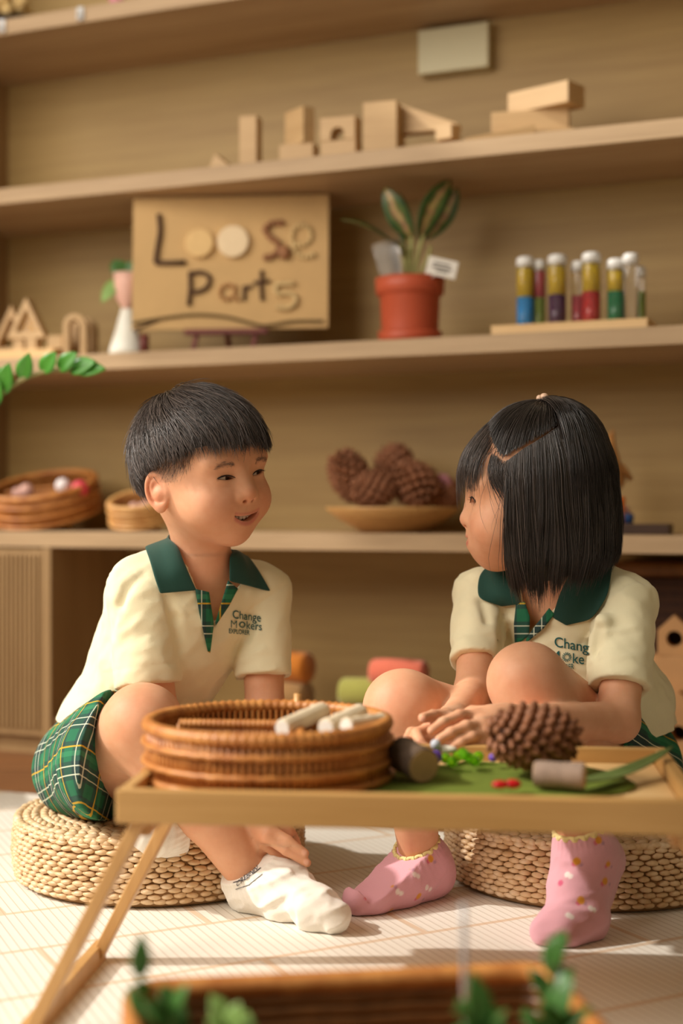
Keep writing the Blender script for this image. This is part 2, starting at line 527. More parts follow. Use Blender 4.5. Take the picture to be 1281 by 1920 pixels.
def pouf(name, loc, R, H, label, seed):
    r = np.random.RandomState(seed)
    root = empty(name, loc, label, 'pouf', 'woven straw poufs')
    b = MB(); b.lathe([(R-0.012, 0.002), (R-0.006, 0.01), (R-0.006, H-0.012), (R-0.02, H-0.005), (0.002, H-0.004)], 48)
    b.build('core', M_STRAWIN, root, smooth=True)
    rows = 12; rh = (H-0.008)/rows; ns = 74
    for k in range(rows):
        cs, Rs, ss = [], [], []
        z = 0.006+rh*(k+0.5)
        jit = r.uniform(-.0006, .0006)
        for i in range(ns):
            a = 2*PI*(i+0.5*(k % 2)+r.uniform(-.12, .12))/ns
            bulge = 0.004*math.sin(PI*(k+0.5)/rows)-0.004
            rr = R+bulge-0.004+r.uniform(-.0007, .0007)
            Ri = rotz(a+PI/2) @ roty(r.uniform(-.10, .16))
            cs.append((rr*math.cos(a), rr*math.sin(a), z+jit+r.uniform(-.0008, .0008))); Rs.append(Ri @ rotz(0.16))
            ss.append((R*PI/ns*1.12*r.uniform(.92, 1.1), 0.0058, rh*0.56*r.uniform(.88, 1.08)))
        new_obj('straw_coil', stitch_mesh('straw_coil', cs, Rs, ss), M_STRAW, root)
    rad = R-0.008; j = 0
    while rad > 0.02:
        n = int(2*PI*rad/0.0155); cs, Rs, ss = [], [], []
        z = H-0.006-0.004*max(0, (rad-(R-0.03))/0.03)**2+0.001
        for i in range(n):
            a = 2*PI*(i+r.uniform(-.1, .1))/n
            cs.append((rad*math.cos(a), rad*math.sin(a), z+r.uniform(-.0005, .0005)))
            Rs.append(rotz(a+PI/2+(0.42 if j % 2 else -0.42))); ss.append((0.0105, 0.0052, 0.0052))
        new_obj('top_coil', stitch_mesh('top_coil', cs, Rs, ss), M_STRAW, root)
        rad -= 0.0108; j += 1
    return root
PB = P(300, 0, 1.862); PG = P(1108, 0, 1.842)
PR, PH = 0.189, 0.085
pouf('straw_pouf', (PB[0], PB[1], MZ), PR, PH-MZ, 'round woven straw floor pouf under the boy on the left', 3)
pouf('straw_pouf', (PG[0], PG[1], MZ), PR, PH-MZ, 'round woven straw floor pouf under the girl on the right', 4)

# ------------------------------------------------------------------ low bamboo tray table
TA = 0.10                                           # turn of the tray
def tray_xy(x, y): return np.array((TC[0]+x*math.cos(TA)+y*math.sin(TA), TC[1]-x*math.sin(TA)+y*math.cos(TA)))
fl = P(216, 1479, 1.238); TW, TD = 0.505, 0.275
ux = np.array((math.cos(TA), -math.sin(TA))); uy = np.array((math.sin(TA), math.cos(TA)))
TC = fl[:2]+ux*TW/2+uy*TD/2
RAIL, BED = 0.2285, 0.2135
tray = empty('tray_table', (TC[0], TC[1], MZ), 'low bamboo tray table with splayed folding legs between the children', 'table', rz=-TA)
def tbox(name, c, s, m=M_TRAY, bev=0.002, par=None):
    b = MB(); b.box((c[0], c[1], c[2]-MZ), s); return b.build(name, m, par or tray, bevel=bev)
RH = 0.0300; RT = 0.012
tbox('front_rail', (0, -TD/2+RT/2, RAIL-RH/2), (TW, RT, RH))
tbox('back_rail', (0, TD/2-RT/2, RAIL-RH/2), (TW, RT, RH))
for s in (-1, 1): tbox('side_rail', (s*(TW/2-RT/2), 0, RAIL-RH/2), (RT, TD-2*RT-0.0006, RH-0.001))
tbox('tray_bed', (0, 0, BED-0.004), (TW-2*RT-0.0006, TD-2*RT-0.0006, 0.008), M_PINE)
def bar(name, a, b_, w, t, m, par):
    a = np.array(a); b_ = np.array(b_); R = axis_frame(b_-a, (0, 1, 0))
    mb = MB(); mb.box((a+b_)/2, (np.linalg.norm(b_-a), w, t), R); return mb.build(name, m, par, bevel=0.0015)
for s in (-1, 1):
    top = RAIL-RH-MZ-0.004
    for yy, nm in ((-TD/2+0.018, 'leg'), (TD/2-0.035, 'leg')):
        bar(nm, (s*(TW/2-0.022), yy, top+0.012), (s*(TW/2+0.082), yy, 0.006), 0.012, 0.025, M_LEG, tray)
    bar('foot_bar', (s*(TW/2+0.082), -TD/2+0.006, 0.009), (s*(TW/2+0.082), TD/2-0.022, 0.009), 0.021, 0.012, M_LEG, tray)
    bar('hinge_bar', (s*(TW/2-0.020), -TD/2+0.024, top-0.002), (s*(TW/2-0.020), TD/2-0.041, top-0.002), 0.02, 0.010, M_LEG, tray)
def on_tray(px, py_unused, Y, dz=0.0):
    p = P(px, 960, Y); return np.array((p[0], p[1], BED+dz))

# ------------------------------------------------------------------ wicker baskets
def wicker(name, c1, c2):
    t = NT(name); v = t.coords()
    n = t.noise(v, 50, 3)
    t.base(t.ramp(n, [(0.3, c1), (0.7, c2)])).rough(0.45); t.bump(t.noise(v, 500, 2), 0.2, 0.0006)
    return t.m
M_WICK = wicker('honey_wicker', lin(170, 102, 46), lin(210, 144, 76))
M_WICKD = wicker('wicker_dark', lin(108, 68, 30), lin(140, 92, 46))
M_WICKL = wicker('wicker_light', lin(196, 140, 76), lin(222, 174, 110))
def wicker_basket(name, loc, R, H, label, rz=0, dividers=(), sy=1.0, flare=0.0, n=110, handle_posts=True, mats=None, group=None):
    m1, m2 = mats or (M_WICK, M_WICKD)
    root = empty(name, loc, label, 'basket', group, rz=rz)
    E = lambda a, r, z: np.array((r*math.cos(a), sy*r*math.sin(a), z))
    b = MB(); b.lathe([(0.001, 0.003), (R-flare-0.004, 0.003), (R-flare-0.003, 0.006), (R-0.0035, H-0.006)], 64, sy=sy, caps=(False, False))
    b.lathe([(R-flare-0.006, 0.007), (R-0.0062, H-0.006)], 64, sy=sy, caps=(False, False))
    b.build('wall', m2, root, smooth=True)
    st = MB()
    for i in range(n):
        a = 2*PI*i/n
        st.tube([E(a, R-flare-0.002, 0.005), E(a, R-flare*.5-0.0015, H*.5), E(a, R-0.0022, H-0.006)], 0.0026, 5)
        st.tube([E(a, R-flare-0.008, 0.008), E(a, R-0.0078, H-0.006)], 0.0022, 4, caps=False)
    stuff(st.build('stakes', m1, root, smooth=True))
    for z, rr in ((0.006, 0.0042), (H*0.36, 0.0034), (H*0.68, 0.0034)):
        fr = R-flare*(1-z/H)
        pts = [E(2*PI*i/96, fr+0.0016+0.0008*math.sin(i*2.1), z+0.0006*math.sin(i*3.3)) for i in range(96)]
        mb = MB(); mb.tube(pts, rr, 6, closed=True); mb.build('band', m1, root, smooth=True)
    # wrapped rim
    mb = MB(); k = 260
    pts = [E(2*PI*i/k, R-0.003, H-0.003) for i in range(k)]
    mb.tube(pts, [0.0066+0.0009*math.sin(i*PI*2/3) for i in range(k)], 8, closed=True); mb.build('rim', m1, root, smooth=True)
    for (x0, y0, x1, y1) in dividers:
        a = np.array((x0, y0)); e = np.array((x1, y1)); L = np.linalg.norm(e-a); h = H*0.86
        mb = MB(); mb.box((*(a+e)/2, h/2), (L, 0.003, h-0.008), axis_frame((*(e-a), 0)))
        k = int(L/0.0045)
        for i in range(k+1):
            q = a+(e-a)*i/k; mb.tube([(*q, 0.006), (*q, h)], 0.0027, 5)
        k = int(L/0.0016)
        mb.tube([(*(a+(e-a)*i/k), h) for i in range(k+1)], [0.0046+0.0007*math.sin(i*2.1) for i in range(k+1)], 7)
        mb.build('divider', m1, root, smooth=True)
    if handle_posts:
        mb = MB(); mb.tube([E(1.35, R-0.003, H*.4), E(1.35, R-0.003, H+0.010)], 0.004, 7); mb.build('post', M_WICKL, root, smooth=True)
    return root
BY = 1.372; bc = P(503, 960, BY)
basket = wicker_basket('wicker_basket', (bc[0], bc[1], BED), 0.117, 0.057, 'round honey coloured wicker sorting basket with dividers on the tray table',
    dividers=((-0.088, 0.022, 0.03, 0.014), (0.03, 0.014, 0.035, -0.095), (0.03, 0.014, 0.106, 0.03)))
M_STICK = m_plain('peeled_white_stick', lin(232, 214, 184), 0.6, 0.06, 60)
M_STICK2 = m_plain('raw_stick_end', lin(246, 238, 226), 0.6, 0.03, 60)
for i, (a, e, r, lab) in enumerate((
        (P(530, 1366, 1.335), P(606, 1332, 1.40), 0.009, 'pale peeled wooden stick lying across the left of the basket opening'),
        (P(612, 1366, 1.335), P(676, 1337, 1.39), 0.0095, 'pale peeled wooden stick in the middle of the basket opening'),
        (P(650, 1362, 1.32), P(716, 1352, 1.37), 0.008, 'pale peeled wooden stick at the right rim of the basket'))):
    o = empty('peeled_stick', (a+e)/2, lab, 'stick', 'peeled sticks in the basket')
    c = (a+e)/2; mb = MB(); pts = [a-c+(e-a)*t for t in np.linspace(0, 1, 7)]
    mb.tube(pts, [r*(1+0.06*math.sin(3*k+i)) for k in range(7)], 10); mb.build('bark_free_wood', M_STICK, o, smooth=True, bevel=0.001)
    mb = MB(); d = unit(a-e); mb.tube([a-c, a-c+d*0.0012], r*0.86, 10); mb.build('cut_end', M_STICK2, o)
# ------------------------------------------------------------------ things on the tray
M_LEAF = m_plain('sage_felt', lin(108, 122, 48), 0.9, 0.12, 60, 0.2, spec=.15)
def felt(outl, zf):
    n = len(outl); c = np.mean(outl, 0)
    rings = [c+(np.array(outl)-c)*s for s in (0.0, .3, .6, .85, 1.0)]
    V = [(c[0], c[1], zf(*c))]; F = []
    for r in rings[1:]: V += [(x, y, zf(x, y)) for x, y in r]
    F += [(0, 1+i, 1+(i+1) % n) for i in range(n)]
    for k in range(3):
        for i in range(n):
            a = 1+k*n+i; b_ = 1+k*n+(i+1) % n; F.append((a, a+n, b_+n, b_))
    return V, F
ctrl = [(690, 1.285), (760, 1.262), (900, 1.258), (1040, 1.262), (1120, 1.275), (1190, 1.31), (1175, 1.36), (1100, 1.415), (960, 1.44), (840, 1.43), (760, 1.40), (700, 1.36)]
out = []
for i in range(len(ctrl)):
    p0, p1, p2, p3 = (np.array(P(*(lambda q: (q[0], 960, q[1]))(ctrl[(i+k) % len(ctrl)]))[:2]) for k in (-1, 0, 1, 2))
    for t in (0, .25, .5, .75):
        out.append(0.5*((2*p1)+(p2-p0)*t+(2*p0-5*p1+4*p2-p3)*t*t+(-p0+3*p1-3*p2+p3)*t**3))
V, F = felt(out, lambda x, y: 0.003+0.0018*math.sin(x*60)*math.cos(y*70))
me = mesh_np('felt_mat', np.array(V)-np.array((TC[0], TC[1], 0)), F)
fm = new_obj('felt_mat', me, M_LEAF, None, (TC[0], TC[1], BED)); md = fm.modifiers.new('th', 'SOLIDIFY'); md.thickness = 0.002
tag(fm, 'sage green felt cloth lying flat in the tray under the pine cone', 'cloth')

M_FROND = m_plain('fresh_green_blade', lin(98, 116, 60), 0.45, 0.15, 50)
def blade(name, a, m_, e, w, lab, par=None, lift=0.0):
    a, m_, e = map(np.asarray, (a, m_, e)); n = 14; V = []; F = []
    for i in range(n+1):
        t = i/n; p = (1-t)**2*a+2*t*(1-t)*m_+t*t*e; tg = unit(2*(1-t)*(m_-a)+2*t*(e-m_))
        s = unit(np.cross(tg, (0, 0, 1))); up = np.cross(s, tg); ww = w*math.sin(PI*min(1, 0.06+0.94*t))**0.7
        V += [p-s*ww, p-s*ww*.5+up*ww*-.16, p-up*ww*.28, p+s*ww*.5+up*ww*-.16, p+s*ww]
    for i in range(n):
        for j in range(4): F.append((i*5+j, i*5+j+1, i*5+6+j, i*5+5+j))
    return V, F
V, F = blade('', P(1060, 1462, 1.285), P(1150, 1468, 1.31), P(1262, 1398, 1.40), 0.011, '')
o = new_obj('leaf_blade', mesh_np('leaf_blade', V, F), M_FROND); o.modifiers.new('th', 'SOLIDIFY').thickness = 0.0012
tag(o, 'long green leaf blade reaching over the right side rail of the tray', 'leaf')

M_CONE = m_plain('cone_scale_brown', lin(142, 92, 62), 0.6, 0.25, 80)
M_CONED = m_plain('cone_core_dark', lin(70, 40, 26), 0.8)
def pinecone_meshes(L, R, n, s0, seed):
    r = np.random.RandomState(seed)
    core = MB(); core.ball((0, 0, 0), (L*0.42, R*0.66, R*0.66), 14, 10)
    sc = MB(); base = MB().ball((0, 0, 0), 1.0, 7, 5); bv, bf = base.V[0], base.F
    for i in range(n):
        t = (i+0.5)/n; x = L/2*(1-2*t)*0.93; rr = R*math.sqrt(max(0.02, 1-(2*x/L)**2))**0.9
        a = i*2.39996
        d = unit((0.55*(x/(L/2))*L/2/R*0.5+0.25, math.cos(a), math.sin(a)))
        c = np.array((x, rr*0.80*math.cos(a), rr*0.80*math.sin(a)))
        fr = axis_frame(d, (1, 0, 0)); s = s0*(0.65+0.45*math.sin(PI*min(max(t, .08), .92)))
        sc.add((bv*np.array((s*1.25, s*1.05, s*0.80))*r.uniform(.9, 1.1)) @ fr.T+c, bf)
        sc.add((bv*np.array((s*.55, s*.55, s*.5))) @ fr.T+c+d*s*1.05, bf)
    return core, sc
def pinecone(name, loc, L, R, n, s0, label, rot, seed=1, group=None):
    root = empty(name, loc, label, 'pine cone', group, rot=rot)
    core, sc = pinecone_meshes(L, R, n, s0, seed)
    core.build('core', M_CONED, root, smooth=True); stuff(sc.build('scales', M_CONE, root, smooth=True)); return root
pinecone('pine_cone', P(1000, 1381, 1.365), 0.092, 0.0305, 135, 0.0060, 'large brown pine cone lying on the green felt in the tray', (0, 0.08, 0.25))

M_BARK = m_plain('dark_bark', lin(92, 74, 58), 0.85, 0.35, 70, 0.5)
M_BARKG = m_plain('grey_bark', lin(150, 128, 112), 0.85, 0.15, 90, 0.3)
M_ENDW = m_plain('sawn_log_end', lin(172, 142, 104), 0.75, 0.1, 60)
def log(name, a, e, r, lab, mb_, group=None):
    a, e = np.asarray(a), np.asarray(e); c = (a+e)/2; o = empty(name, c, lab, 'log', group)
    m = MB(); ts = np.linspace(0, 1, 9); m.tube([a-c+(e-a)*t for t in ts], [r*(1+0.03*math.sin(9*t)) for t in ts], 18); m.build('bark', mb_, o, smooth=True, bevel=0.001)
    d = unit(e-a)
    for q, s in ((a, -1), (e, 1)):
        m = MB(); m.tube([q-c-d*s*0.0004, q-c+d*s*0.0008], r*0.93, 18); m.build('sawn_end', M_ENDW, o)
    return o
log('wood_log', P(1004, 1451, 1.295), P(1096, 1455, 1.282), 0.0118, 'small grey barked log with sawn end at the front of the tray', M_BARKG)
log('wood_log', P(752, 1412, 1.36), P(795, 1436, 1.32), 0.0165, 'short dark barked log stub beside the wicker sorting basket', M_BARK)

def m_glass(name, c, rough=0.05, trans=0.9, emis=None):
    t = NT(name); t.base(c).rough(rough); t.b.inputs['Transmission Weight'].default_value = trans; t.b.inputs['IOR'].default_value = 1.45
    return t.m
M_BG = m_glass('green_glass_bead', lin(150, 230, 40), 0.08, 0.8); M_BP = m_glass('violet_bead', lin(130, 90, 220), 0.1, 0.4)
M_BR = m_glass('red_bead', lin(225, 30, 40), 0.1, 0.4); M_BS = m_plain('pearly_bead', lin(210, 214, 224), 0.15, 0.05)
M_WPEB = m_plain('white_counter', lin(240, 232, 214), 0.4, 0.04)
GBL = ['leftmost of the small heap', 'second from the left at the back of the heap', 'left of centre at the front of the heap', 'upper left one riding on the heap', 'right of centre at the front of the heap', 'back right one of the heap', 'topmost one at the back of the heap', 'rightmost of the small heap']
gb = [(836, 1.415), (848, 1.395), (858, 1.425), (868, 1.40), (880, 1.42), (890, 1.40), (873, 1.385), (898, 1.425)]
for i, (px, y) in enumerate(gb):
    mb = MB(); mb.ball((0, 0, 0), 0.0055, 8, 6); o = mb.build('glass_bead', M_BG)
    p = P(px, 960, y); o.location = (p[0], p[1], BED+0.0115+(0.0075 if i in (3, 6) else 0))
    tag(o, 'lime green glass bead, '+GBL[i], 'bead', 'lime green beads')
def bead(nm, px, py, Y, r, m, lab, cat='bead', s=(1, 1, 1), group=None):
    mb = MB(); mb.ball((0, 0, 0), np.array(s)*r, 12, 8); o = mb.build(nm, m, smooth=True); o.location = tuple(P(px, py, Y)); tag(o, lab, cat, group); return o
bead('violet_bead', 817, 1419, 1.40, 0.0068, M_BP, 'round violet bead at the fingertips of the girl')
bead('violet_bead', 925, 1420, 1.40, 0.0045, M_BP, 'small violet bead half hidden under the pine cone')
bead('red_bead', 938, 1471, 1.275, 0.0048, M_BR, 'red bead at the front rail, left one of the pair', s=(1.6, 1, .8))
bead('red_bead', 962, 1470, 1.278, 0.0052, M_BR, 'red bead at the front rail, right one of the pair', s=(1.5, 1, .85))
bead('silver_bead', 817, 1396, 1.425, 0.0055, M_BS, 'shiny silvery bead held under the girl\'s middle finger')
bead('white_counter', 838, 1405, 1.43, 0.011, M_WPEB, 'flat white counter under the girl\'s fingers', 'counter', s=(1, .7, .35))

# ------------------------------------------------------------------ foreground basket with cut greenery
c0 = P(630, 960, 1.03)
FBH = 0.112
q0 = np.array((-0.159, 1.087)); q1 = np.array((0.162, 1.132)); ub = (q1-q0)/np.linalg.norm(q1-q0); vb = np.array((ub[1], -ub[0]))
LW = np.linalg.norm(q1-q0); LD = 0.24
fb = empty('woven_tray_basket', ((q0+q1)/2)[0:2].tolist()+[MZ], 'rectangular brown coiled basket with greenery nearest the camera', 'basket', rz=math.atan2(ub[1], ub[0]))
def rrect(w, d, r, n=8):
    pts = []
    for cx, cy, a0 in ((w/2-r, -r, 0), (-w/2+r, -r, PI/2), (-w/2+r, -d+r, PI), (w/2-r, -d+r, 1.5*PI)):
        for i in range(n+1):
            a = a0+PI/2*i/n; pts.append((cx+r*math.cos(a), cy+r*math.sin(a)))
    dense = []
    for i in range(len(pts)):
        a = np.array(pts[i]); e = np.array(pts[(i+1) % len(pts)]); k = max(1, int(np.linalg.norm(e-a)/0.02))
        dense += [a+(e-a)*j/k for j in range(k)]
    return dense
rows = 11
for k in range(rows):
    z = 0.006+k*(FBH-0.016)/(rows-1); mb = MB()
    pts = [(x, y, z+0.0005*math.sin(i*1.7)) for i, (x, y) in enumerate(rrect(LW-0.006, LD-0.006, 0.022))]
    mb.tube(pts, [0.0057+0.0003*math.sin(i*2.3) for i in range(len(pts))], 7, closed=True); mb.build('coil', M_WICKD, fb, smooth=True)
mb = MB(); mb.tube([(x, y, FBH-0.008) for x, y in rrect(LW, LD, 0.024)], 0.0085, 9, closed=True); mb.build('rim', M_WICK, fb, smooth=True)
mb = MB(); mb.box((0, -LD/2, 0.003), (LW-0.012, LD-0.012, 0.004)); mb.build('base', M_WICKD, fb)
M_GRN = m_plain('glossy_green_leaf', lin(64, 106, 44), 0.35, 0.25, 30); M_GRN2 = m_plain('pale_green_leaf', lin(128, 160, 84), 0.4, 0.2, 30)
M_STEM = m_plain('green_stem', lin(96, 110, 52), 0.6)
def leaf_vf(a, d, up, L, w, bend=0.25, cup=0.18, n=8):
    d = unit(d); s = unit(np.cross(d, up)); u2 = np.cross(s, d); V = []; F = []
    for i in range(n+1):
        t = i/n; p = np.asarray(a)+d*L*t*(1-0.15*bend*t)-u2*bend*L*t*t*0.6
        ww = w*(math.sin(PI*t**0.8)**0.8 if 0 < t < 1 else 0.02)
        for k, sx in enumerate((-1, -.5, 0, .5, 1)): V.append(p+s*sx*ww+u2*cup*ww*abs(sx))
    for i in range(n):
        for j in range(4): F.append((i*5+j, i*5+j+1, i*5+6+j, i*5+5+j))
    return V, F
def sprig(name, base, tip, nl, L, w, lab, mat, seed, spread=1.0):
    r = np.random.RandomState(seed); base, tip = np.asarray(base), np.asarray(tip); root = empty(name, base, lab, 'plant', None)
    ax = tip-base; mid = ax*0.5+np.array((r.uniform(-.01, .01), r.uniform(-.01, .01), 0.012))
    f = lambda t: 2*t*(1-t)*mid+t*t*ax
    mb = MB(); mb.tube([f(t) for t in np.linspace(0, 1, 8)], np.linspace(0.0022, 0.001, 8), 6); mb.build('stem', M_STEM, root, smooth=True)
    for i in range(nl):
        t = 0.12+0.88*i/(nl-1); a = i*2.4+r.uniform(-.3, .3)
        side = np.array((math.cos(a), math.sin(a)*.8, 0.25)); d = unit(ax)*(0.55+0.6*t)+side*spread*(1.1-0.7*t)
        V, F = leaf_vf(f(t), d, unit((0.15*math.sin(a), -0.4, 1.0)), L*r.uniform(.8, 1.15), w, 0.3+0.2*r.rand())
        o = new_obj('leaf', mesh_np('leaf', V, F), mat, root); o.modifiers.new('th', 'SOLIDIFY').thickness = 0.0006
    return root
sprig('leafy_sprig', P(296, 2010, 1.0), P(262, 1836, 0.97), 4, 0.036, 0.007, 'green leafy sprig at the left end of the front basket', M_GRN, 1)
sprig('leafy_sprig', P(340, 2030, 0.98), P(322, 1905, 0.98), 7, 0.028, 0.008, 'tuft of small leaves inside the left of the front basket', M_GRN, 2)
sprig('leafy_sprig', P(480, 2060, 0.97), P(430, 1935, 0.97), 7, 0.028, 0.009, 'pale leaf tuft peeking up at the bottom middle of the front basket', M_GRN2, 3)
sprig('leafy_sprig', P(1005, 2020, 1.0), P(1036, 1796, 1.02), 9, 0.028, 0.0075, 'tall green leafy sprig standing at the right end of the front basket', M_GRN, 4)
sprig('leafy_sprig', P(960, 2050, 0.96), P(905, 1935, 0.95), 9, 0.036, 0.010, 'bushy bright green sprig low in the right of the front basket', M_GRN, 5)
sprig('leafy_sprig', P(1040, 2040, 0.97), P(1035, 1920, 0.96), 9, 0.032, 0.009, 'dense green sprig at the bottom right corner inside the front basket', M_GRN, 6)
M_CLEAR = m_glass('clear_acrylic', (0.95, 0.93, 0.95), 0.15, 0.75)
mb = MB(); a, e = P(874, 1990, 0.98), P(869, 1692, 0.98); c = a; mb.tube([a-c, (e-a)*.5, e-c], 0.0021, 8)
o = mb.build('clear_rod', M_CLEAR, smooth=True); o.location = tuple(c); tag(o, 'thin clear plastic rod standing in the front basket', 'rod')
# ------------------------------------------------------------------ wooden blocks on the upper shelf
def block(px, into, z, size, label, rz=0.0, name='wooden_block', poly=None, mat=None, cat='block', rx=0.0):
    mb = MB()
    if poly is None: mb.box((0, 0, size[2]/2), size)
    else: mb.prism(poly, -size[1]/2, size[1]/2)
    o = mb.build(name, mat or M_BLOCK, bevel=0.0012); o.location = tuple(on_shelf(px, into, z)); o.rotation_euler = (rx, 0, -PHI+rz)
    tag(o, label, cat); return o
Z2 = S2+0.0003
block(420, .05, Z2, (.056, .03, .03), 'low wooden wedge block at the left end of the block row', name='wedge_block', poly=[(-.028, 0), (.028, 0), (-.012, .034)])
block(470, .05, Z2, (.034, .034, .097), 'tall upright wooden block standing alone at the left', rz=.15)
block(561, .055, Z2, (.066, .036, .036), 'low wooden base block carrying a square slab', rz=.1)
block(562, .058, Z2+.0365, (.060, .026, .066), 'square wooden slab turned corner-on upon its low base block', rz=-.55)
block(640, .055, Z2, (.068, .036, .034), 'low wooden base block under the small arch block', rz=.05)
ar = [(-.034, 0), (-.013, 0)]+[(-.013*math.cos(a), .010+.013*math.sin(a)) for a in np.linspace(0, PI, 9)]+[(.013, 0), (.034, 0), (.034, .042), (-.034, .042)]
block(639, .055, Z2+.0345, (.068, .036, .042), 'small wooden arch block with a half round opening', rz=.05, name='arch_block', poly=ar)
block(717, .05, Z2, (.062, .036, .094), 'upright square wooden block beside the triangular roof block', rz=.12)
block(802, .075, Z2, (.125, .036, .016), 'long flat wooden block lying under the triangular roof block', rz=0)
block(840, .055, Z2+.0165, (.034, .03, .026), 'small wooden block under the low end of the roof block', rz=-.25)
block(800, .085, Z2+.043, (.125, .026, .05), 'triangular wooden roof block sloping down to the right', rz=0, name='roof_block', poly=[(-.06, -.026), (-.045, -.026), (-.045, 0), (.062, 0), (.062, .008), (-.06, .060)])
block(936, .045, Z2, (.118, .045, .02), 'flat wooden ramp block in front of the block stack', rz=.35, name='ramp_block', poly=[(-.06, 0), (.06, 0), (.06, .026), (-.06, .004)])
block(1038, .11, Z2, (.07, .05, .028), 'lowest small block of the wooden stack at the right', rz=.2)
block(965, .14, Z2, (.05, .05, .028), 'hidden lower block behind the ramp block', rz=.2)
block(996, .115, Z2+.0285, (.135, .055, .036), 'middle long block of the wooden stack at the right', rz=.18)
block(1024, .11, Z2+.065, (.125, .055, .038), 'topmost long block of the wooden stack at the right', rz=-.32)

# white socket box on the back panel, hooks on the top edge, odds and ends above
M_BOX = m_plain('pale_plastic_box', lin(205, 196, 160), 0.5, 0.02, 8)
mb = MB(); mb.box((0, -.015, 0), (.142, .03, .086)); o = mb.build('socket_box', M_BOX, bevel=.003)
p = on_shelf(858, SH_D, 0); o.location = (p[0], p[1], 1.361); o.rotation_euler = (0, 0, -PHI); tag(o, 'pale rectangular plastic box fixed to the back panel above the wooden blocks', 'box')
mb = MB(); mb.box((0, -.0165, 0), (.128, .003, .073)); mb.build('cover_plate', M_BOX, o, bevel=.001)
M_HOOK = m_glass('clear_hook', (.95, .95, .95), .12, .5)
def hook(px, lab):
    p = on_shelf(px, 0, S1-.014); o = empty('shelf_hook', p, lab, 'hook', None, rz=-PHI)
    mb = MB(); mb.box((0, -.0025, 0), (.016, .005, .026)); mb.build('plate', M_HOOK, o, bevel=.002)
    mb = MB(); mb.tube([(0, -.005, .002), (0, -.012, -.004), (0, -.013, -.010), (0, -.009, -.013)], .0022, 7); mb.build('prong', M_HOOK, o, smooth=True)
hook(5, 'clear plastic hook on the top shelf edge at the very left of the photo')
hook(152, 'clear plastic hook on the top shelf edge above the left boards')
M_BEIGE = m_plain('dried_flower_beige', lin(206, 176, 120), .8, .2, 40)
o = empty('dried_flower_pot', on_shelf(25, .09, S1), 'beige dried flower bundle in a dark pot on the top shelf', 'plant', rz=0)
mb = MB(); mb.lathe([(.03, 0), (.04, .03), (.038, .032), (.001, .03)], 20); mb.build('pot', M_DARK, o, smooth=True)
mb = MB()
for i in range(16): mb.ball((rnd.uniform(-.04, .04), rnd.uniform(-.03, .03), .04+rnd.uniform(0, .045)), .014, 8, 6)
stuff(mb.build('flower_heads', M_BEIGE, o, smooth=True))
mb = MB(); mb.lathe([(.001, 0), (.014, .002), (.016, .012), (.010, .024), (.001, .026)], 16); o = mb.build('pink_pebble', m_plain('pink_glaze', lin(214, 130, 150), .3), smooth=True)
o.location = tuple(on_shelf(220, .03, S1)); tag(o, 'small pink trinket at the front of the top shelf', 'trinket')

# ------------------------------------------------------------------ cardboard sign on a little easel
M_CARD = m_plain('kraft_cardboard', lin(200, 164, 112), .8, .05, 12, .1)
M_TWIG = m_plain('dark_twig', lin(84, 58, 38), .8, .2, 90); M_REDW = m_plain('red_brown_wood', lin(112, 52, 44), .5)
SW, SHh = .380, .257
sp = P(430, 617, 2.715)
sign = empty('cardboard_sign', sp, 'kraft cardboard sign with loose parts lettering leaning on a small easel', 'sign', rot=(math.radians(-3), 0, -.095))
mb = MB(); mb.box((0, .003, SHh/2), (SW, .006, SHh)); mb.build('board', M_CARD, sign, bevel=.001)
def sl(px, py, out=.004): return np.array(((px-430)/372*SW, -out, (617-py)/252*SHh))
def letter(pts, r, m, name='letter'):
    mb = MB()
    for seg in pts: mb.tube([sl(*q, out=r*.8) for q in seg], r, 7)
    return mb.build(name, m, sign, smooth=True)
def curve(pts, n=5):
    pts = [np.array(p, float) for p in pts]; out = []
    for i in range(len(pts)-1):
        p0, p1, p2, p3 = pts[max(0, i-1)], pts[i], pts[i+1], pts[min(len(pts)-1, i+2)]
        for t in np.linspace(0, 1, n, endpoint=False):
            out.append(tuple(.5*((2*p1)+(p2-p0)*t+(2*p0-5*p1+4*p2-p3)*t*t+(-p0+3*p1-3*p2+p3)*t**3)))
    return out+[tuple(pts[-1])]
letter([curve([(294, 398), (297, 430), (292, 465), (289, 490)]), [(289, 490), (318, 491), (346, 490)]], .0052, M_TWIG)
M_DISC = m_plain('sawn_wood_disc', lin(222, 186, 128), .7, .06, 50); M_DISC2 = m_plain('pale_wood_disc', lin(232, 208, 170), .7, .05, 50)
for cx, cy, r, m in ((373, 455, 27, M_DISC), (437, 453, 30, M_DISC2)):
    c = sl(cx, cy, 0); rr = r*SW/372; mb = MB(); mb.tube([c+(0, -.0002, 0), c-(0, .011, 0)], rr, 28); mb.build('letter', m, sign, bevel=.0015)
M_SPEC = m_plain('mixed_pods', lin(150, 104, 70), .7, .35, 90)
mb = MB()
for i, (x, y) in enumerate(curve([(527, 419), (508, 420), (497, 432), (508, 447), (521, 456), (522, 472), (508, 482), (498, 484)], 2)):
    mb.ball(sl(x, y, .004), (.0075, .006, .0065), 8, 6, rotz(i))
mb.build('letter', M_SPEC, sign, smooth=True)
mb = MB(); mb.ball(sl(533, 475, .006), (.013, .009, .014), 10, 8); mb.build('pod', M_SPEC, sign, smooth=True)
M_SHL = m_plain('pale_shells', lin(206, 178, 126), .6, .15, 80)
mb = MB()
for i, (x, y) in enumerate(curve([(550, 458), (566, 462), (582, 450), (580, 432), (564, 424), (550, 434), (548, 456), (556, 476), (572, 484), (588, 480)], 2)):
    mb.ball(sl(x, y, .003), (.005, .0045, .0055), 8, 6)
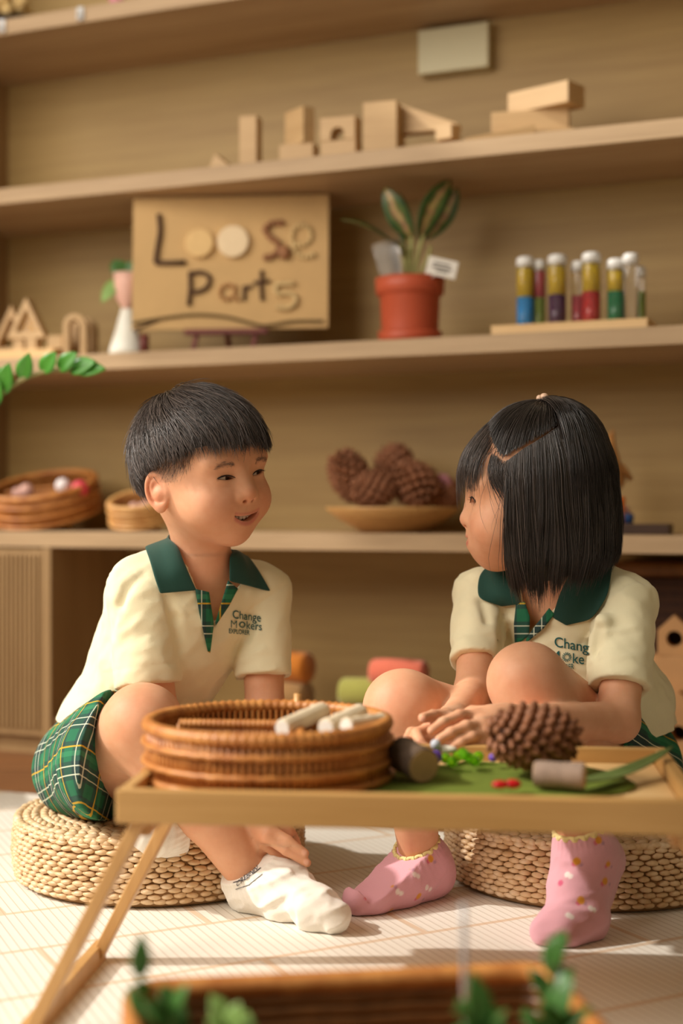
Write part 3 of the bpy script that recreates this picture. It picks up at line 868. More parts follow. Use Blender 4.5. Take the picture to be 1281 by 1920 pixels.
mb.build('letter', M_SHL, sign, smooth=True)
letter([[(355, 508), (356, 540), (353, 572)], curve([(356, 511), (378, 510), (392, 520), (388, 537), (372, 546), (357, 547)])], .0046, M_TWIG)
mb = MB()
for x, y in curve([(440, 540), (428, 534), (415, 540), (413, 553), (424, 562), (438, 556)], 2)+[(441, 538), (441, 548), (442, 558), (446, 563)]:
    mb.ball(sl(x, y, .003), .0042, 8, 6)
mb.build('letter', m_plain('tan_beads', lin(176, 130, 82), .6, .1), sign, smooth=True)
letter([[(458, 536), (458, 564)], curve([(458, 548), (464, 539), (473, 538)])], .0036, M_TWIG)
letter([[(491, 508), (490, 540), (492, 564)], [(476, 531), (506, 528)]], .0040, M_TWIG)
letter([curve([(552, 534), (534, 534), (519, 536), (521, 552), (540, 552), (555, 560), (552, 574), (536, 580), (519, 577)])], .0048, M_SHL)
letter([curve([(247, 604), (300, 596), (362, 590), (420, 594), (468, 606), (498, 612), (548, 605), (606, 605)], 8)], .0032, m_plain('olive_vine', lin(104, 82, 44), .8), 'vine')
letter([curve([(248, 616), (275, 607), (300, 597)], 6)], .0024, M_TWIG, 'vine')
eb = np.array((sp[0], sp[1], S3)); easel = empty('display_easel', eb, 'small red-brown wooden easel holding up the cardboard sign', 'easel', rz=-.095)
ez = sp[2]-S3
mb = MB(); mb.box((-.005, -.004, ez-.006), (.16, .022, .010)); mb.build('ledge', M_REDW, easel, bevel=.001)
for x in (-.062, -.004, .052):
    bar('leg', (x, -.002, ez-.008), (x-.006, -.010 if x != -.004 else .07, .003), .009, .009, M_REDW, easel)
mb = MB(); mb.tube([(-.165, .0, 0), (-.165, 0, ez*.8)], .009, 10); mb.build('foot_peg', M_REDW, easel, smooth=True)

# ------------------------------------------------------------------ potted plant with tag
M_TERRA = m_plain('terracotta_plastic', lin(188, 84, 54), .45, .06, 10)
M_SOIL = m_plain('potting_soil', lin(60, 42, 30), .95, .3, 90, .5)
pp = on_shelf(769, .085, S3); pot = empty('potted_plant', pp, 'variegated pink and green houseplant in a terracotta plastic pot', 'plant')
k = .00097
mb = MB(); mb.lathe([(.050, .010), (.0515, .022), (.0545, .085), (.0575, .088), (.0615, .090), (.0635, .118), (.0605, .119), (.0585, .112)], 40, caps=(True, False)); mb.build('pot', M_TERRA, pot, smooth=True)
mb = MB(); mb.lathe([(.050, 0), (.056, .003), (.0585, .022), (.056, .022), (.053, .008), (.001, .006)], 40, caps=(True, False)); mb.build('saucer', M_TERRA, pot, smooth=True)
mb = MB(); mb.lathe([(.0585, .110), (.03, .113), (.001, .112)], 30, caps=(False, True)); mb.build('soil', M_SOIL, pot, smooth=True)
def mat_var():
    t = NT('variegated_leaf'); a = t.n('ShaderNodeAttribute', attribute_name='leaf')
    s = t.n('ShaderNodeSeparateXYZ'); t.l(a.outputs['Vector'], s.inputs[0])
    nz = t.noise(t.coords(), 70, 3); ax = t.math('ABSOLUTE', s.outputs[0])
    f = t.math('ADD', ax, t.math('MULTIPLY', t.math('SUBTRACT', nz, .5), .8))
    t.base(t.ramp(f, [(.04, lin(170, 158, 86)), (.16, lin(158, 96, 84)), (.34, lin(92, 104, 42)), (.7, lin(44, 72, 24))])).rough(.4)
    return t.m
M_VAR = mat_var(); M_PSTEM = m_plain('pale_leaf_stalk', lin(168, 164, 100), .5)
def pleaf(a, b_, tip, w, nrm):
    a, b_, tip = (np.asarray(v)-pp for v in (a, b_, tip)); n = 12; V = []; F = []; A = []
    for i in range(n+1):
        t = i/n; q = (1-t)**2*a+2*t*(1-t)*b_+t*t*tip; tg = unit(2*(1-t)*(b_-a)+2*t*(tip-b_)); s = unit(np.cross(tg, nrm)); u = np.cross(s, tg)
        ww = w*(math.sin(PI*min(1, t*.94+.03))**.75)*(1 if t < .96 else .4)
        for j, x in enumerate(np.linspace(-1, 1, 7)):
            V.append(q+s*x*ww+u*(.22*abs(x)*ww+.05*ww*math.sin(9*t+x))); A.append((x, t, 0))
    for i in range(n):
        for j in range(6): F.append((i*7+j, i*7+j+1, i*7+8+j, i*7+7+j))
    me = mesh_np('leaf', V, F); attr_vec(me, 'leaf', A); o = new_obj('leaf', me, M_VAR, pot); o.modifiers.new('t', 'SOLIDIFY').thickness = .0008
PY_ = pp[1]
def stalk(pts, r=.004):
    mb = MB(); mb.tube(curve3([np.asarray(q)-pp for q in pts]), r, 7); mb.build('stalk', M_PSTEM, pot, smooth=True)
def curve3(pts, n=6):
    pts = [np.array(p, float) for p in pts]; out = []
    for i in range(len(pts)-1):
        p0, p1, p2, p3 = pts[max(0, i-1)], pts[i], pts[i+1], pts[min(len(pts)-1, i+2)]
        for t in np.linspace(0, 1, n, endpoint=False):
            out.append(.5*((2*p1)+(p2-p0)*t+(2*p0-5*p1+4*p2-p3)*t*t+(-p0+3*p1-3*p2+p3)*t**3))
    return out+[pts[-1]]
stalk([P(762, 522, PY_), P(758, 480, PY_), P(752, 462, PY_-.02)]); pleaf(P(758, 480, PY_-.01), P(715, 425, PY_-.05), P(640, 412, PY_-.06), .017, (0.2, -.5, 1))
stalk([P(770, 522, PY_), P(772, 470, PY_), P(772, 445, PY_)]); pleaf(P(774, 448, PY_), P(745, 405, PY_-.02), P(722, 352, PY_-.01), .022, (-.6, -1, .35))
stalk([P(776, 522, PY_), P(786, 470, PY_), P(794, 440, PY_)]); pleaf(P(788, 452, PY_), P(800, 390, PY_-.02), P(846, 338, PY_+.0), .023, (.55, -.9, .3))
stalk([P(768, 522, PY_), P(766, 490, PY_), P(764, 468, PY_)]); pleaf(P(764, 470, PY_+.02), P(762, 425, PY_+.03), P(748, 362, PY_+.03), .015, (0, -1, .2))
pleaf(P(800, 450, PY_+.01), P(838, 410, PY_+.03), P(858, 352, PY_+.02), .020, (-.3, -1, .2))
stalk([P(780, 522, PY_), P(800, 490, PY_-.01), P(808, 462, PY_)], .003)
M_TAG = m_plain('white_plant_tag', lin(238, 232, 222), .6, .02)
mb = MB(); mb.box((0, 0, 0), (.054, .002, .032), roty(.22)); o = mb.build('plant_tag', M_TAG, pot, tuple(P(829, 502, PY_-.055)-pp), bevel=.004)
mb = MB()
for zz, w in ((.006, .03), (-.001, .036), (-.007, .022)): mb.box((0, -.0014, zz), (w, .0006, .0032), roty(.22))
mb.build('tag_print', m_plain('grey_print', lin(90, 80, 72), .8), o)
mb = MB(); mb.tube([P(810, 520, PY_-.05)-pp, P(822, 506, PY_-.054)-pp], .0016, 6); mb.build('tag_pin', M_TAG, pot)
mb = MB(); mb.lathe([(.020, 0), (.026, .060)], 16, caps=(False, False)); mb.xf(np.vstack([np.hstack([roty(-.2), (P(735, 518, PY_-.02)-pp)[:, None]]), (0, 0, 0, 1)]))
o = mb.build('clear_sleeve', m_glass('clear_film', (.92, .92, .9), .25, .85), pot, smooth=True)

# ------------------------------------------------------------------ test tubes on a wooden stand
M_TUBE = m_glass('clear_tube', (.97, .97, .96), .03, .97); M_CAP = m_plain('shiny_white_cap', lin(232, 230, 226), .15, .02)
cols = {'yellow': lin(226, 190, 20), 'blue': lin(40, 165, 240), 'purple': lin(92, 40, 84), 'red': lin(214, 42, 40), 'green': lin(16, 140, 84), 'lime': lin(150, 170, 70), 'pink': lin(206, 80, 90)}
M_LIQ = {k_: m_plain(k_+'_liquid', c, .12, .02) for k_, c in cols.items()}
p0, p1 = on_shelf(935, .035, S3), on_shelf(1206, .035, S3)
rk = empty('tube_stand', (p0+p1)/2, 'flat pale wooden stand holding the row of test tubes', 'stand', rz=-PHI)
Lr = np.linalg.norm(p1-p0)+.02
mb = MB(); mb.box((0, .03, .009), (Lr, .085, .018)); mb.build('base', M_PINE, rk, bevel=.0015)
tubes = [(985, 482, .0148, .07, ('blue', 'yellow'), 'test tube with yellow oil over blue liquid, first from the left'),
         (1011, 488, .0115, .085, ('lime', 'pink'), 'slim tube with pink bits behind the blue and purple tubes'),
         (1045, 478, .0155, .065, ('purple', 'yellow'), 'test tube with yellow oil over dark purple liquid'),
         (1084, 490, .0115, .085, ('pink', None), 'slim mostly empty tube left of the red one'),
         (1109, 474, .0155, .055, ('red', 'yellow'), 'test tube with yellow oil over red liquid'),
         (1155, 486, .0145, .065, ('green', 'yellow'), 'test tube with yellow oil over green liquid'),
         (1183, 476, .0130, .06, (None, None), 'clear empty capped tube at the right of the stand'),
         (1200, 500, .0100, .085, ('lime', None), 'thin tube with lime content at the far right of the stand')]
for px, yt, r, into, liq, lab in tubes:
    q = on_shelf(px, into, S3+.0182); H = CAM_H-(yt-960)*q[1]/F_PX-q[2]
    t_ = empty('test_tube', q, lab, 'test tube', 'test tubes on the stand')
    hl = .052
    if liq[0]: mb = MB(); mb.lathe([(.001, .0012), (r*.7, .002), (r-.0016, .006), (r-.0016, hl)], 18); mb.build('lower_liquid', M_LIQ[liq[0]], t_, smooth=True)
    if liq[1]: mb = MB(); mb.lathe([(r-.0016, hl+.0004), (r-.0016, H-.020)], 18); mb.build('upper_liquid', M_LIQ[liq[1]], t_, smooth=True)
    mb = MB(); mb.lathe([(.001, 0), (r*.75, .0006), (r, .006), (r, H-.016)], 20, caps=(True, False)); mb.build('glass', M_TUBE, t_, smooth=True)
    mb = MB(); mb.lathe([(r+.0006, H-.017), (r+.0008, H-.004), (r*.8, H), (.001, H)], 20); mb.build('cap', M_CAP, t_, smooth=True)

# ------------------------------------------------------------------ left end of the middle shelf
pl = on_shelf(58, .03, S3)
o = block(40, .05, S3+.0002, (.19, .06, .018), 'pale plank under the triangle and small blocks on the middle shelf', name='plank', mat=M_PINE, cat='plank')
def frame_tri(px, into, z, w, h, t, lab, rz=0):
    A = [(-w/2, 0), (w/2, 0), (0, h)]; c = np.array((0, h*.36)); s = 1-t/(h*.36)
    In = [tuple(c+(np.array(a)-c)*s) for a in A]; mb = MB(); V = []; F = []
    for y in (-.015, .015): V += [(x, y, zz) for x, zz in A]+[(x, y, zz) for x, zz in In]
    for i in range(3):
        j = (i+1) % 3
        F += [(i, j, 3+j, 3+i), (6+i, 9+i, 9+j, 6+j), (i, 6+i, 6+j, j), (3+i, 3+j, 9+j, 9+i)]
    mb.add(V, F); o = mb.build('triangle_block', M_BLOCK, bevel=.001); o.location = tuple(on_shelf(px, into, z)); o.rotation_euler = (0, 0, -PHI+rz); tag(o, lab, 'block'); return o
frame_tri(54, .045, S3+.042, .082, .082, .013, 'front open triangle block with a yellow pane', .2)
frame_tri(26, .09, S3+.0186, .10, .10, .013, 'back open triangle block half hidden at the left edge', .2)
mb = MB(); mb.prism([(-.022, .013), (.022, .013), (0, .058)], -.002, .002); o = mb.build('yellow_pane', m_glass('amber_acrylic', lin(225, 170, 30), .1, .5)); o.location = tuple(on_shelf(54, .045, S3+.0425)); o.rotation_euler = (0, 0, -PHI+.2); tag(o, 'amber yellow acrylic triangle inside the front triangle block', 'toy pane')
for px, w, lab in ((40, .022, 'small post block under the left corner of the front triangle'), (64, .022, 'small post block under the right half of the front triangle')):
    block(px, .045, S3+.0184, (w, .03, .0232), lab, .2)
block(107, .045, S3+.0184, (.030, .03, .026), 'small cube block at the right end of the plank', .3)
def arch(px, into, lab, rz, w=.046, h=.086):
    r = w/2; oi = [(-r, 0)]+[(-r*math.cos(a), h-r+r*math.sin(a)) for a in np.linspace(0, PI, 13)]+[(r, 0)]
    ri = r-.012; ii = [(ri, 0)]+[(ri*math.cos(a), h-r+ri*math.sin(a)) for a in np.linspace(0, PI, 11)]+[(-ri, 0)]
    return block(px, into, S3+.0003, (w, .03, h), lab, rz, 'arch_block', poly=oi+ii)
arch(143, .05, 'front tall narrow arch block right of the triangle blocks', .35); arch(160, .10, 'rear tall arch block standing behind the other arch', .25)
M_WHITE = m_plain('white_glaze', lin(240, 238, 226), .35, .02); M_PINK = m_plain('pink_clay', lin(232, 184, 166), .6, .04)
q = on_shelf(238, .05, S3); fig = empty('head_planter', q, 'white figure vase with a pink planter head and green leaves beside the sign', 'planter')
mb = MB(); mb.lathe([(.036, 0), (.034, .012), (.024, .045), (.015, .078), (.011, .092), (.001, .094)], 20, sy=.8); mb.build('robe', M_WHITE, fig, smooth=True)
mb = MB(); mb.lathe([(.008, .088), (.012, .096), (.022, .112), (.0245, .135), (.026, .160), (.022, .160), (.001, .150)], 20); mb.build('head_pot', M_PINK, fig, smooth=True)
for a, L in ((-2.6, .04), (2.2, .035), (-.5, .032), (1.0, .032)):
    V, F = leaf_vf((0, 0, .155), (math.cos(a), -.3*math.sin(a), .75), (0, -1, .3), L*1.2, .016, .3); o = new_obj('leaf', mesh_np('leaf', V, F), M_GRN, fig); o.modifiers.new('t', 'SOLIDIFY').thickness = .0006
V, F = leaf_vf((-.015, 0, .15), (-.5, -.2, -.7), (-.4, -1, .3), .06, .016, .1); o = new_obj('leaf', mesh_np('leaf', V, F), M_GRN2, fig); o.modifiers.new('t', 'SOLIDIFY').thickness = .0006

# ------------------------------------------------------------------ main shelf at eye level
q = on_shelf(92, .125, S4+.032)
bb = wicker_basket('wicker_basket', q, .108, .066, 'round orange wicker basket with small balls at the left of the low shelf', n=100, dividers=((-.075, -.03, .075, .03),), handle_posts=False)
bb.rotation_euler = (.30, 0, -PHI)
o = empty('basket_wedge', on_shelf(92, .19, S4+.0002), 'slanted wooden rest under the back of the orange wicker basket', 'rest', rz=-PHI)
mb = MB(); mb.prism([(-.05, 0), (.05, 0), (.05, .04), (-.05, .04)], -.015, .015); mb.build('slope', M_PINE, o, bevel=.001)
M_PB = m_plain('pink_ball', lin(214, 62, 84), .5); M_WB = m_plain('white_ball', lin(236, 226, 226), .45); M_PKB = m_plain('blush_ball', lin(206, 160, 146), .5)
def ball(px, py, Y, r, m, lab, g='balls in the orange wicker basket'):
    mb = MB(); mb.ball((0, 0, 0), r, 14, 10); o = mb.build('toy_ball', m, smooth=True); o.location = tuple(P(px, py, Y)); tag(o, lab, 'ball', g)
yb = q[1]-.045
ball(118, 911, yb-.02, .0155, M_WB, 'white ball in the orange wicker basket'); ball(150, 917, yb-.02, .018, M_PB, 'bright pink ball in the orange wicker basket')
ball(50, 921, yb-.01, .016, M_PKB, 'dusty pale ball at the left of the orange wicker basket'); ball(34, 925, yb+.01, .013, M_PKB, 'smaller dusty ball beside the pale one in the basket')
q = on_shelf(272, .10, S4+.021)
b2 = wicker_basket('wicker_basket', q, .066, .046, 'small tan wicker basket half hidden behind the head of the boy', n=70, handle_posts=False, mats=(M_WICKL, M_WICK)); b2.rotation_euler = (.32, 0, -PHI)
o = empty('basket_wedge', on_shelf(272, .145, S4+.0002), 'small wooden rest under the back of the tan basket', 'rest', rz=-PHI)
mb = MB(); mb.box((0, 0, .014), (.06, .02, .028)); mb.build('slope', M_PINE, o, bevel=.001)
mb = MB()
for i in range(7): mb.ball((.03*math.cos(i*.9), .03*math.sin(i*.9), .022), .012, 8, 6)
mb.ball((0, 0, .024), .014, 8, 6); stuff(mb.build('contents', M_PKB, b2, smooth=True))
q = on_shelf(737, .13, S4+.0003)
M_BOWL = m_wood('turned_wood_bowl', lin(190, 142, 84), lin(214, 168, 106), .45, 'X', 2)
mb = MB(); mb.lathe([(.055, 0), (.062, .003), (.100, .024), (.124, .042), (.1255, .047), (.121, .047), (.095, .030), (.001, .018)], 48, caps=(True, True)); o = mb.build('wooden_bowl', M_BOWL, smooth=True); o.location = tuple(q)
tag(o, 'wide shallow turned wooden bowl heaped with pine cones', 'bowl')
def sc_cone(px, py, dy, L, R, ax, lab, seed):
    c = P(px, py, q[1]+dy); M = Matrix(axis_frame(ax).tolist()).to_euler(); return pinecone('pine_cone', c, L, R, 90, .0078, lab, M, seed, 'pine cones in the wooden bowl')
sc_cone(657, 893, 0, .105, .036, (-.45, 0, .9), 'leftmost pine cone leaning up out of the wooden bowl', 2)
sc_cone(700, 918, -.03, .085, .032, (1, .2, .1), 'pine cone lying between the leaning one and the big one', 3)
sc_cone(738, 874, .045, .085, .036, (.3, .6, .9), 'topmost pine cone at the back of the wooden bowl', 4)
sc_cone(778, 908, -.01, .095, .042, (.75, -.3, -.55), 'big pine cone at the middle right of the wooden bowl', 5)
sc_cone(833, 926, .02, .06, .025, (1, .1, -.25), 'small dark pine cone at the right rim of the wooden bowl', 6)
mb = MB()
for i in range(7):
    a = i*.9; mb.ball((.010*math.cos(a), 0, .010*math.sin(a)), (.008, .004, .008), 8, 6)
o = mb.build('pink_blossom', m_plain('pink_petals', lin(190, 128, 140), .7), smooth=True); o.location = tuple(P(829, 905, q[1])); tag(o, 'small pink blossom tucked on the pine cones at the right', 'flower')
# behind the girl
M_CARV = m_plain('carved_tan_wood', lin(176, 122, 66), .6, .15, 30)
g0 = on_shelf(1150, .14, S4+.0003); YG = g0[1]
gi = empty('carved_animal', g0, 'tan carved wooden animal figure behind the hair of the girl', 'figurine')
mb = MB()
def pt(px, py, dy=0): return P(px, py, YG+dy)-g0
mb.tube([pt(1128, 990), pt(1132, 960), pt(1140, 920)], [.010, .011, .014], 10)
mb.tube([pt(1140, 925), pt(1150, 900), pt(1148, 862), pt(1144, 835), pt(1146, 815)], [.016, .022, .014, .010, .006], 12)
mb.build('body', M_CARV, gi, smooth=True)
mb = MB(); mb.tube([pt(1152, 868), pt(1168, 880), pt(1184, 900)], [.007, .008, .004], 8); mb.build('arm', M_CARV, gi, smooth=True)
mb = MB(); mb.tube([pt(1146, 818), pt(1150, 806)], [.005, .002], 7); mb.build('ear', M_CARV, gi, smooth=True)
mb = MB(); mb.lathe([(.012, 0), (.013, .016), (.011, .017), (.001, .016)], 16); o = mb.build('blue_cup', m_plain('blue_paint', lin(48, 78, 128), .4), smooth=True); o.location = tuple(on_shelf(1175, .11, S4+.0182)); tag(o, 'small blue cup standing on the dark board beside the girl', 'cup')
mb = MB(); mb.lathe([(.010, 0), (.011, .020), (.006, .030), (.001, .031)], 16); o = mb.build('pink_peg', M_PKB, smooth=True); o.location = tuple(on_shelf(1172, .14, S4+.0182)); tag(o, 'small dusty pink peg behind the blue cup', 'peg')
mb = MB(); mb.lathe([(.011, 0), (.012, .045), (.001, .047)], 16); o = mb.build('orange_peg', m_plain('orange_paint', lin(214, 104, 30), .45), smooth=True); o.location = tuple(on_shelf(1160, .10, S4+.0182)); tag(o, 'orange peg beside the blue cup at the hair of the girl', 'peg')
o = block(1192, .10, S4+.0002, (.12, .06, .0175), 'dark brown board under the blue cup on the low shelf', 0.05, 'dark_board', mat=m_plain('dark_stained_wood', lin(66, 44, 30), .5), cat='board')

# ------------------------------------------------------------------ bottom recess
def roll(px, py, into, L, R, m, lab, rz=0, grp='cloth rolls in the bottom recess'):
    Y = depth_at(px, into); c = P(px, py, Y); o = empty('cloth_roll', c, lab, 'cloth roll', grp, rz=-PHI+rz)
    mb = MB(); mb.tube([(-L/2, 0, 0), (-L/2+.006, 0, 0), (0, 0, .001), (L/2-.006, 0, 0), (L/2, 0, 0)], [R*.86, R, R*1.01, R, R*.86], 24); mb.build('roll', m, o, smooth=True)
    mb = MB(); mb.tube([(-L/2+.02, -R*.35, R*.93), (L/2-.02, -R*.35, R*.93)], .003, 6); mb.build('free_edge', m, o, smooth=True)
M_CORAL = m_plain('coral_felt', lin(206, 104, 78), .9, .06, 50, .2, sheen=.3); M_OLIV = m_plain('olive_felt', lin(150, 146, 66), .9, .06, 50, .2, sheen=.3)
M_ORNG = m_plain('orange_felt', lin(186, 108, 20), .9, .06, 50, .2, sheen=.3); M_TANF = m_plain('tan_felt', lin(150, 112, 66), .9, .06, 50, .2, sheen=.3)
roll(748, 1262, .12, .105, .0255, M_CORAL, 'coral pink cloth roll lying on top of the stack')
roll(700, 1300, .12, .125, .0275, M_OLIV, 'olive green cloth roll under the coral one', .05)
roll(800, 1312, .14, .10, .026, M_TANF, 'tan cloth roll under the right end of the coral one', 0)
roll(700, 1350, .11, .13, .0255, M_TANF, 'tan cloth roll at the bottom under the olive one', .0)
roll(805, 1350, .10, .10, .024, M_OLIV, 'lower olive cloth roll mostly hidden behind the girl\'s knee', .0)
roll(538, 1250, .12, .10, .030, M_ORNG, 'orange cloth roll behind the sleeve of the boy', -.15)
roll(528, 1305, .12, .115, .032, M_TANF, 'tan cloth roll under the orange roll behind the boy', -.1)
roll(528, 1352, .12, .115, .022, M_ORNG, 'lowest dull roll under the tan one behind the boy', -.1)
q = on_shelf(1318, .15, DECK+.19)
b3 = on_shelf(1300, .185, DECK+.0002)
crate = empty('dark_crate', b3, 'large dark woven box with a brown rim behind the wooden houses', 'box', rz=-PHI)
mb = MB(); mb.box((0, .03, .145), (.26, .12, .29)); mb.build('box_body', m_plain('dark_brown_weave', lin(64, 38, 24), .8, .3, 120, .4), crate, bevel=.006)
for z in np.linspace(.02, .27, 14):
    mb = MB(); mb.box((0, .03, z), (.264, .124, .009)); mb.build('weave_band', m_plain('dark_band', lin(74, 46, 28), .8) if 'dark_band' not in bpy.data.materials else bpy.data.materials['dark_band'], crate, bevel=.003)
mb = MB(); mb.box((0, .03, .302), (.275, .135, .026)); mb.build('rim', M_WICKD, crate, bevel=.010)
M_HOUSE = m_plain('toy_house_wood', lin(206, 156, 104), .55, .08, 20)
def house(px, py, into, w, h, hole, lab, rz=0.0, roof=True):
    Y = depth_at(px, into); o = empty('toy_house', P(px, py, Y), lab, 'toy house', rz=-PHI+rz)
    hw = w/2; zc, r = hole
    pr = [(-hw, 0), (hw, 0), (hw, h*.62), (0, h), (-hw, h*.62)] if roof else [(-hw, 0), (hw, 0), (hw, h), (-hw, h)]
    angs = np.linspace(0, 2*PI, 25)[:-1]
    ring = [(r*math.cos(a), zc+r*math.sin(a)) for a in angs]; V = []; F = []
    def ray(a):
        d = np.array((math.cos(a), math.sin(a))); best = 9
        for i in range(len(pr)):
            p, q_ = np.array(pr[i]), np.array(pr[(i+1) % len(pr)]); e = q_-p; M2 = np.array((d, -e)).T
            if abs(np.linalg.det(M2)) < 1e-9: continue
            t, s = np.linalg.solve(M2, p-np.array((0, zc)))
            if t > 0 and -1e-6 <= s <= 1+1e-6: best = min(best, t)
        return (d*best)+np.array((0, zc))
    oc = [math.atan2(z-zc, x) % (2*PI) for x, z in pr]
    angs2 = sorted(list(angs)+oc); outer = [ray(a) for a in angs2]; inner = [(r*math.cos(a), zc+r*math.sin(a)) for a in angs2]; n = len(angs2)
    for y in (-.02, .02): V += [(x, y, z) for x, z in outer]+[(x, y, z) for x, z in inner]
    for i in range(n):
        j = (i+1) % n; F += [(i, j, n+j, n+i), (2*n+i, 3*n+i, 3*n+j, 2*n+j), (i, 2*n+i, 2*n+j, j), (n+i, n+j, 3*n+j, 3*n+i)]
    mb = MB(); mb.add(V, F); mb.build('house_shell', M_HOUSE, o)
    mb = MB(); mb.box((0, .021, zc), (w*.96, .002, r*2.6)); mb.build('hole_shade', M_DARK, o)  # dark sheet behind the hole, its shade put in as colour
def place_z(px, into, z): return 960-(z-CAM_H)*F_PX/depth_at(px, into)
house(1276, place_z(1276, .055, DECK), .055, .085, .105, (.036, .0135), 'large toy house block with a dark round hole at the right edge')
block(1262, .055, DECK+.1055, (.05, .04, .024), 'small pale block on the roof of the large toy house', 0.0) if False else None
block(1266, .10, DECK+.0002, (.075, .04, .16), 'upright pinkish block behind the large toy house', 0.0, mat=M_HOUSE)
house(1266, place_z(1266, .10, DECK+.1605), .10, .055, .068, (.028, .0135), 'upper toy house block with a round hole standing on the upright block', 0.1)
block(1318, .10, DECK+.0002, (.04, .04, .16), 'second upright block at the right frame edge', 0.0, mat=M_HOUSE)
house(1318, place_z(1318, .10, DECK+.1605), .10, .05, .068, (.028, .0125), 'upper toy house at the right frame edge', 0.1)

# ------------------------------------------------------------------ arching plant at the left
YZ = 2.25; base = np.array((-.86, YZ+.05, -0.0076))
zz = empty('zz_plant', base, 'arching green frond with oval leaves reaching in from the left edge', 'plant')
mb = MB(); mb.lathe([(.08, .0), (.11, .20), (.10, .20), (.001, .18)], 24); mb.build('pot', M_WHITE, zz, smooth=True)
M_ZZ = m_plain('zz_green', lin(74, 140, 46), .35, .2, 20); M_ZST = m_plain('zz_stem', lin(150, 140, 90), .5)
pts = curve3([np.array((0, 0, .18)), P(-95, 900, YZ)-base, P(-30, 775, YZ)-base, P(25, 722, YZ)-base, P(80, 698, YZ)-base, P(140, 692, YZ)-base])
mb = MB(); mb.tube(pts, np.linspace(.007, .0028, len(pts)), 8); mb.build('stem', M_ZST, zz, smooth=True)
for a, e, w in (((0, 742), (14, 688), .016), ((-20, 765), (-5, 720), .016), ((40, 714), (52, 668), .014), ((78, 700), (100, 664), .014), ((108, 695), (138, 664), .014), ((128, 694), (172, 678), .015), ((138, 692), (190, 690), .014), ((20, 728), (-15, 690), .014), ((-45, 800), (-10, 755), .016)):
    A = P(*a, YZ)-base; E = P(*e, YZ-.015)-base
    V, F = leaf_vf(A, E-A, (.1, -1, .35), np.linalg.norm(E-A)*1.15, w, .12); o = new_obj('leaf', mesh_np('leaf', V, F), M_ZZ, zz); o.modifiers.new('t', 'SOLIDIFY').thickness = .0008
# ================================================================== the two children
SKIN = np.array(lin(222, 163, 125)); LIP = np.array(lin(196, 104, 92)); BLUSH = np.array(lin(222, 142, 108)); HAIRC = np.array(lin(34, 24, 18)); MOUTHC = np.array(lin(70, 22, 18)); NAIL = np.array(lin(240, 190, 165))
def m_skin():
    t = NT('child_skin'); a = t.n('ShaderNodeAttribute', attribute_name='Col')
    nz = t.noise(t.coords(), 45, 4)
    t.base(t.mix(0.14, a.outputs['Color'], t.ramp(nz, [(.3, (.45, .17, .09)), (.7, (.9, .62, .45))]))).rough(.55)
    t.b.inputs['Subsurface Weight'].default_value = .18; t.b.inputs['Subsurface Radius'].default_value = (1, .35, .18); t.b.inputs['Subsurface Scale'].default_value = .006
    t.b.inputs['Specular IOR Level'].default_value = .35
    t.bump(t.noise(t.coords(), 900, 2), .08, .0004)
    return t.m
M_SKIN = m_skin()
def m_cloth(name, c, scale=900, str_=.25):
    t = NT(name); v = t.coords(); w = t.noise(v, scale, 1)
    a = tuple(x*.94 for x in c)
    t.base(t.ramp(t.noise(v, 25, 3), [(.3, a), (.7, c)])).rough(.85); t.b.inputs['Sheen Weight'].default_value = .15
    t.bump(w, str_, .0006); return t.m
M_CREAM = m_cloth('cream_pique_cotton', lin(243, 234, 196)); M_COLLAR = m_cloth('dark_green_knit', lin(16, 66, 54)); M_INK = m_plain('teal_print', lin(20, 92, 92), .8, .02)
def m_plaid():
    t = NT('green_plaid'); a = t.n('ShaderNodeAttribute', attribute_name='plaid'); s = t.n('ShaderNodeSeparateXYZ'); t.l(a.outputs['Vector'], s.inputs[0])
    def bands(c, per, lst):
        f = t.math('FRACT', t.math('DIVIDE', c, per)); o = None
        for p, w in lst:
            m = t.math('LESS_THAN', t.math('ABSOLUTE', t.math('SUBTRACT', f, p)), w)
            o = m if o is None else t.math('MAXIMUM', o, m)
        return o
    per = .060; u, v = s.outputs[0], s.outputs[1]; col = lin(22, 104, 70)
    navy = lin(32, 34, 52)
    for c in (u, v): col = t.mix(t.math('MULTIPLY', bands(c, per, [(.28, .17), (.80, .05)]), .55), col, navy)
    for c in (u, v): col = t.mix(t.math('MULTIPLY', bands(c, per, [(.60, .05)]), .35), col, lin(60, 150, 100))
    for c in (u, v): col = t.mix(t.math('MULTIPLY', bands(c, per, [(.20, .012), (.36, .012)]), .75), col, lin(214, 220, 196))
    for c in (u, v): col = t.mix(t.math('MULTIPLY', bands(c, per, [(.74, .016)]), .85), col, lin(206, 164, 34))
    t.base(col).rough(.85); t.bump(t.noise(t.coords(), 1100, 1), .2, .0005); return t.m
M_PLAID = m_plaid()
def m_hair():
    t = NT('black_hair'); a = t.n('ShaderNodeAttribute', attribute_name='tone')
    t.base(t.mix(a.outputs['Fac'], lin(30, 24, 21), lin(124, 108, 100))).rough(.30); t.b.inputs['Specular IOR Level'].default_value = .8  # light end of the strand tones puts grey highlights into the hair colour
    return t.m
M_HAIR = m_hair()
M_EYE = NT('eyeball'); _a = M_EYE.n('ShaderNodeAttribute', attribute_name='Col'); M_EYE.base(_a.outputs['Color']).rough(.08); M_EYE = M_EYE.m
M_TEETH = m_plain('milk_teeth', lin(250, 244, 232), .25, .02)
M_LASH = m_plain('lash_black', lin(24, 16, 12), .6, .05)
def m_sock(name, rough=.9):
    t = NT(name); a = t.n('ShaderNodeAttribute', attribute_name='Col'); t.base(a.outputs['Color']).rough(rough); t.b.inputs['Sheen Weight'].default_value = .3
    t.bump(t.noise(t.coords(), 700, 2), .35, .0008); return t.m
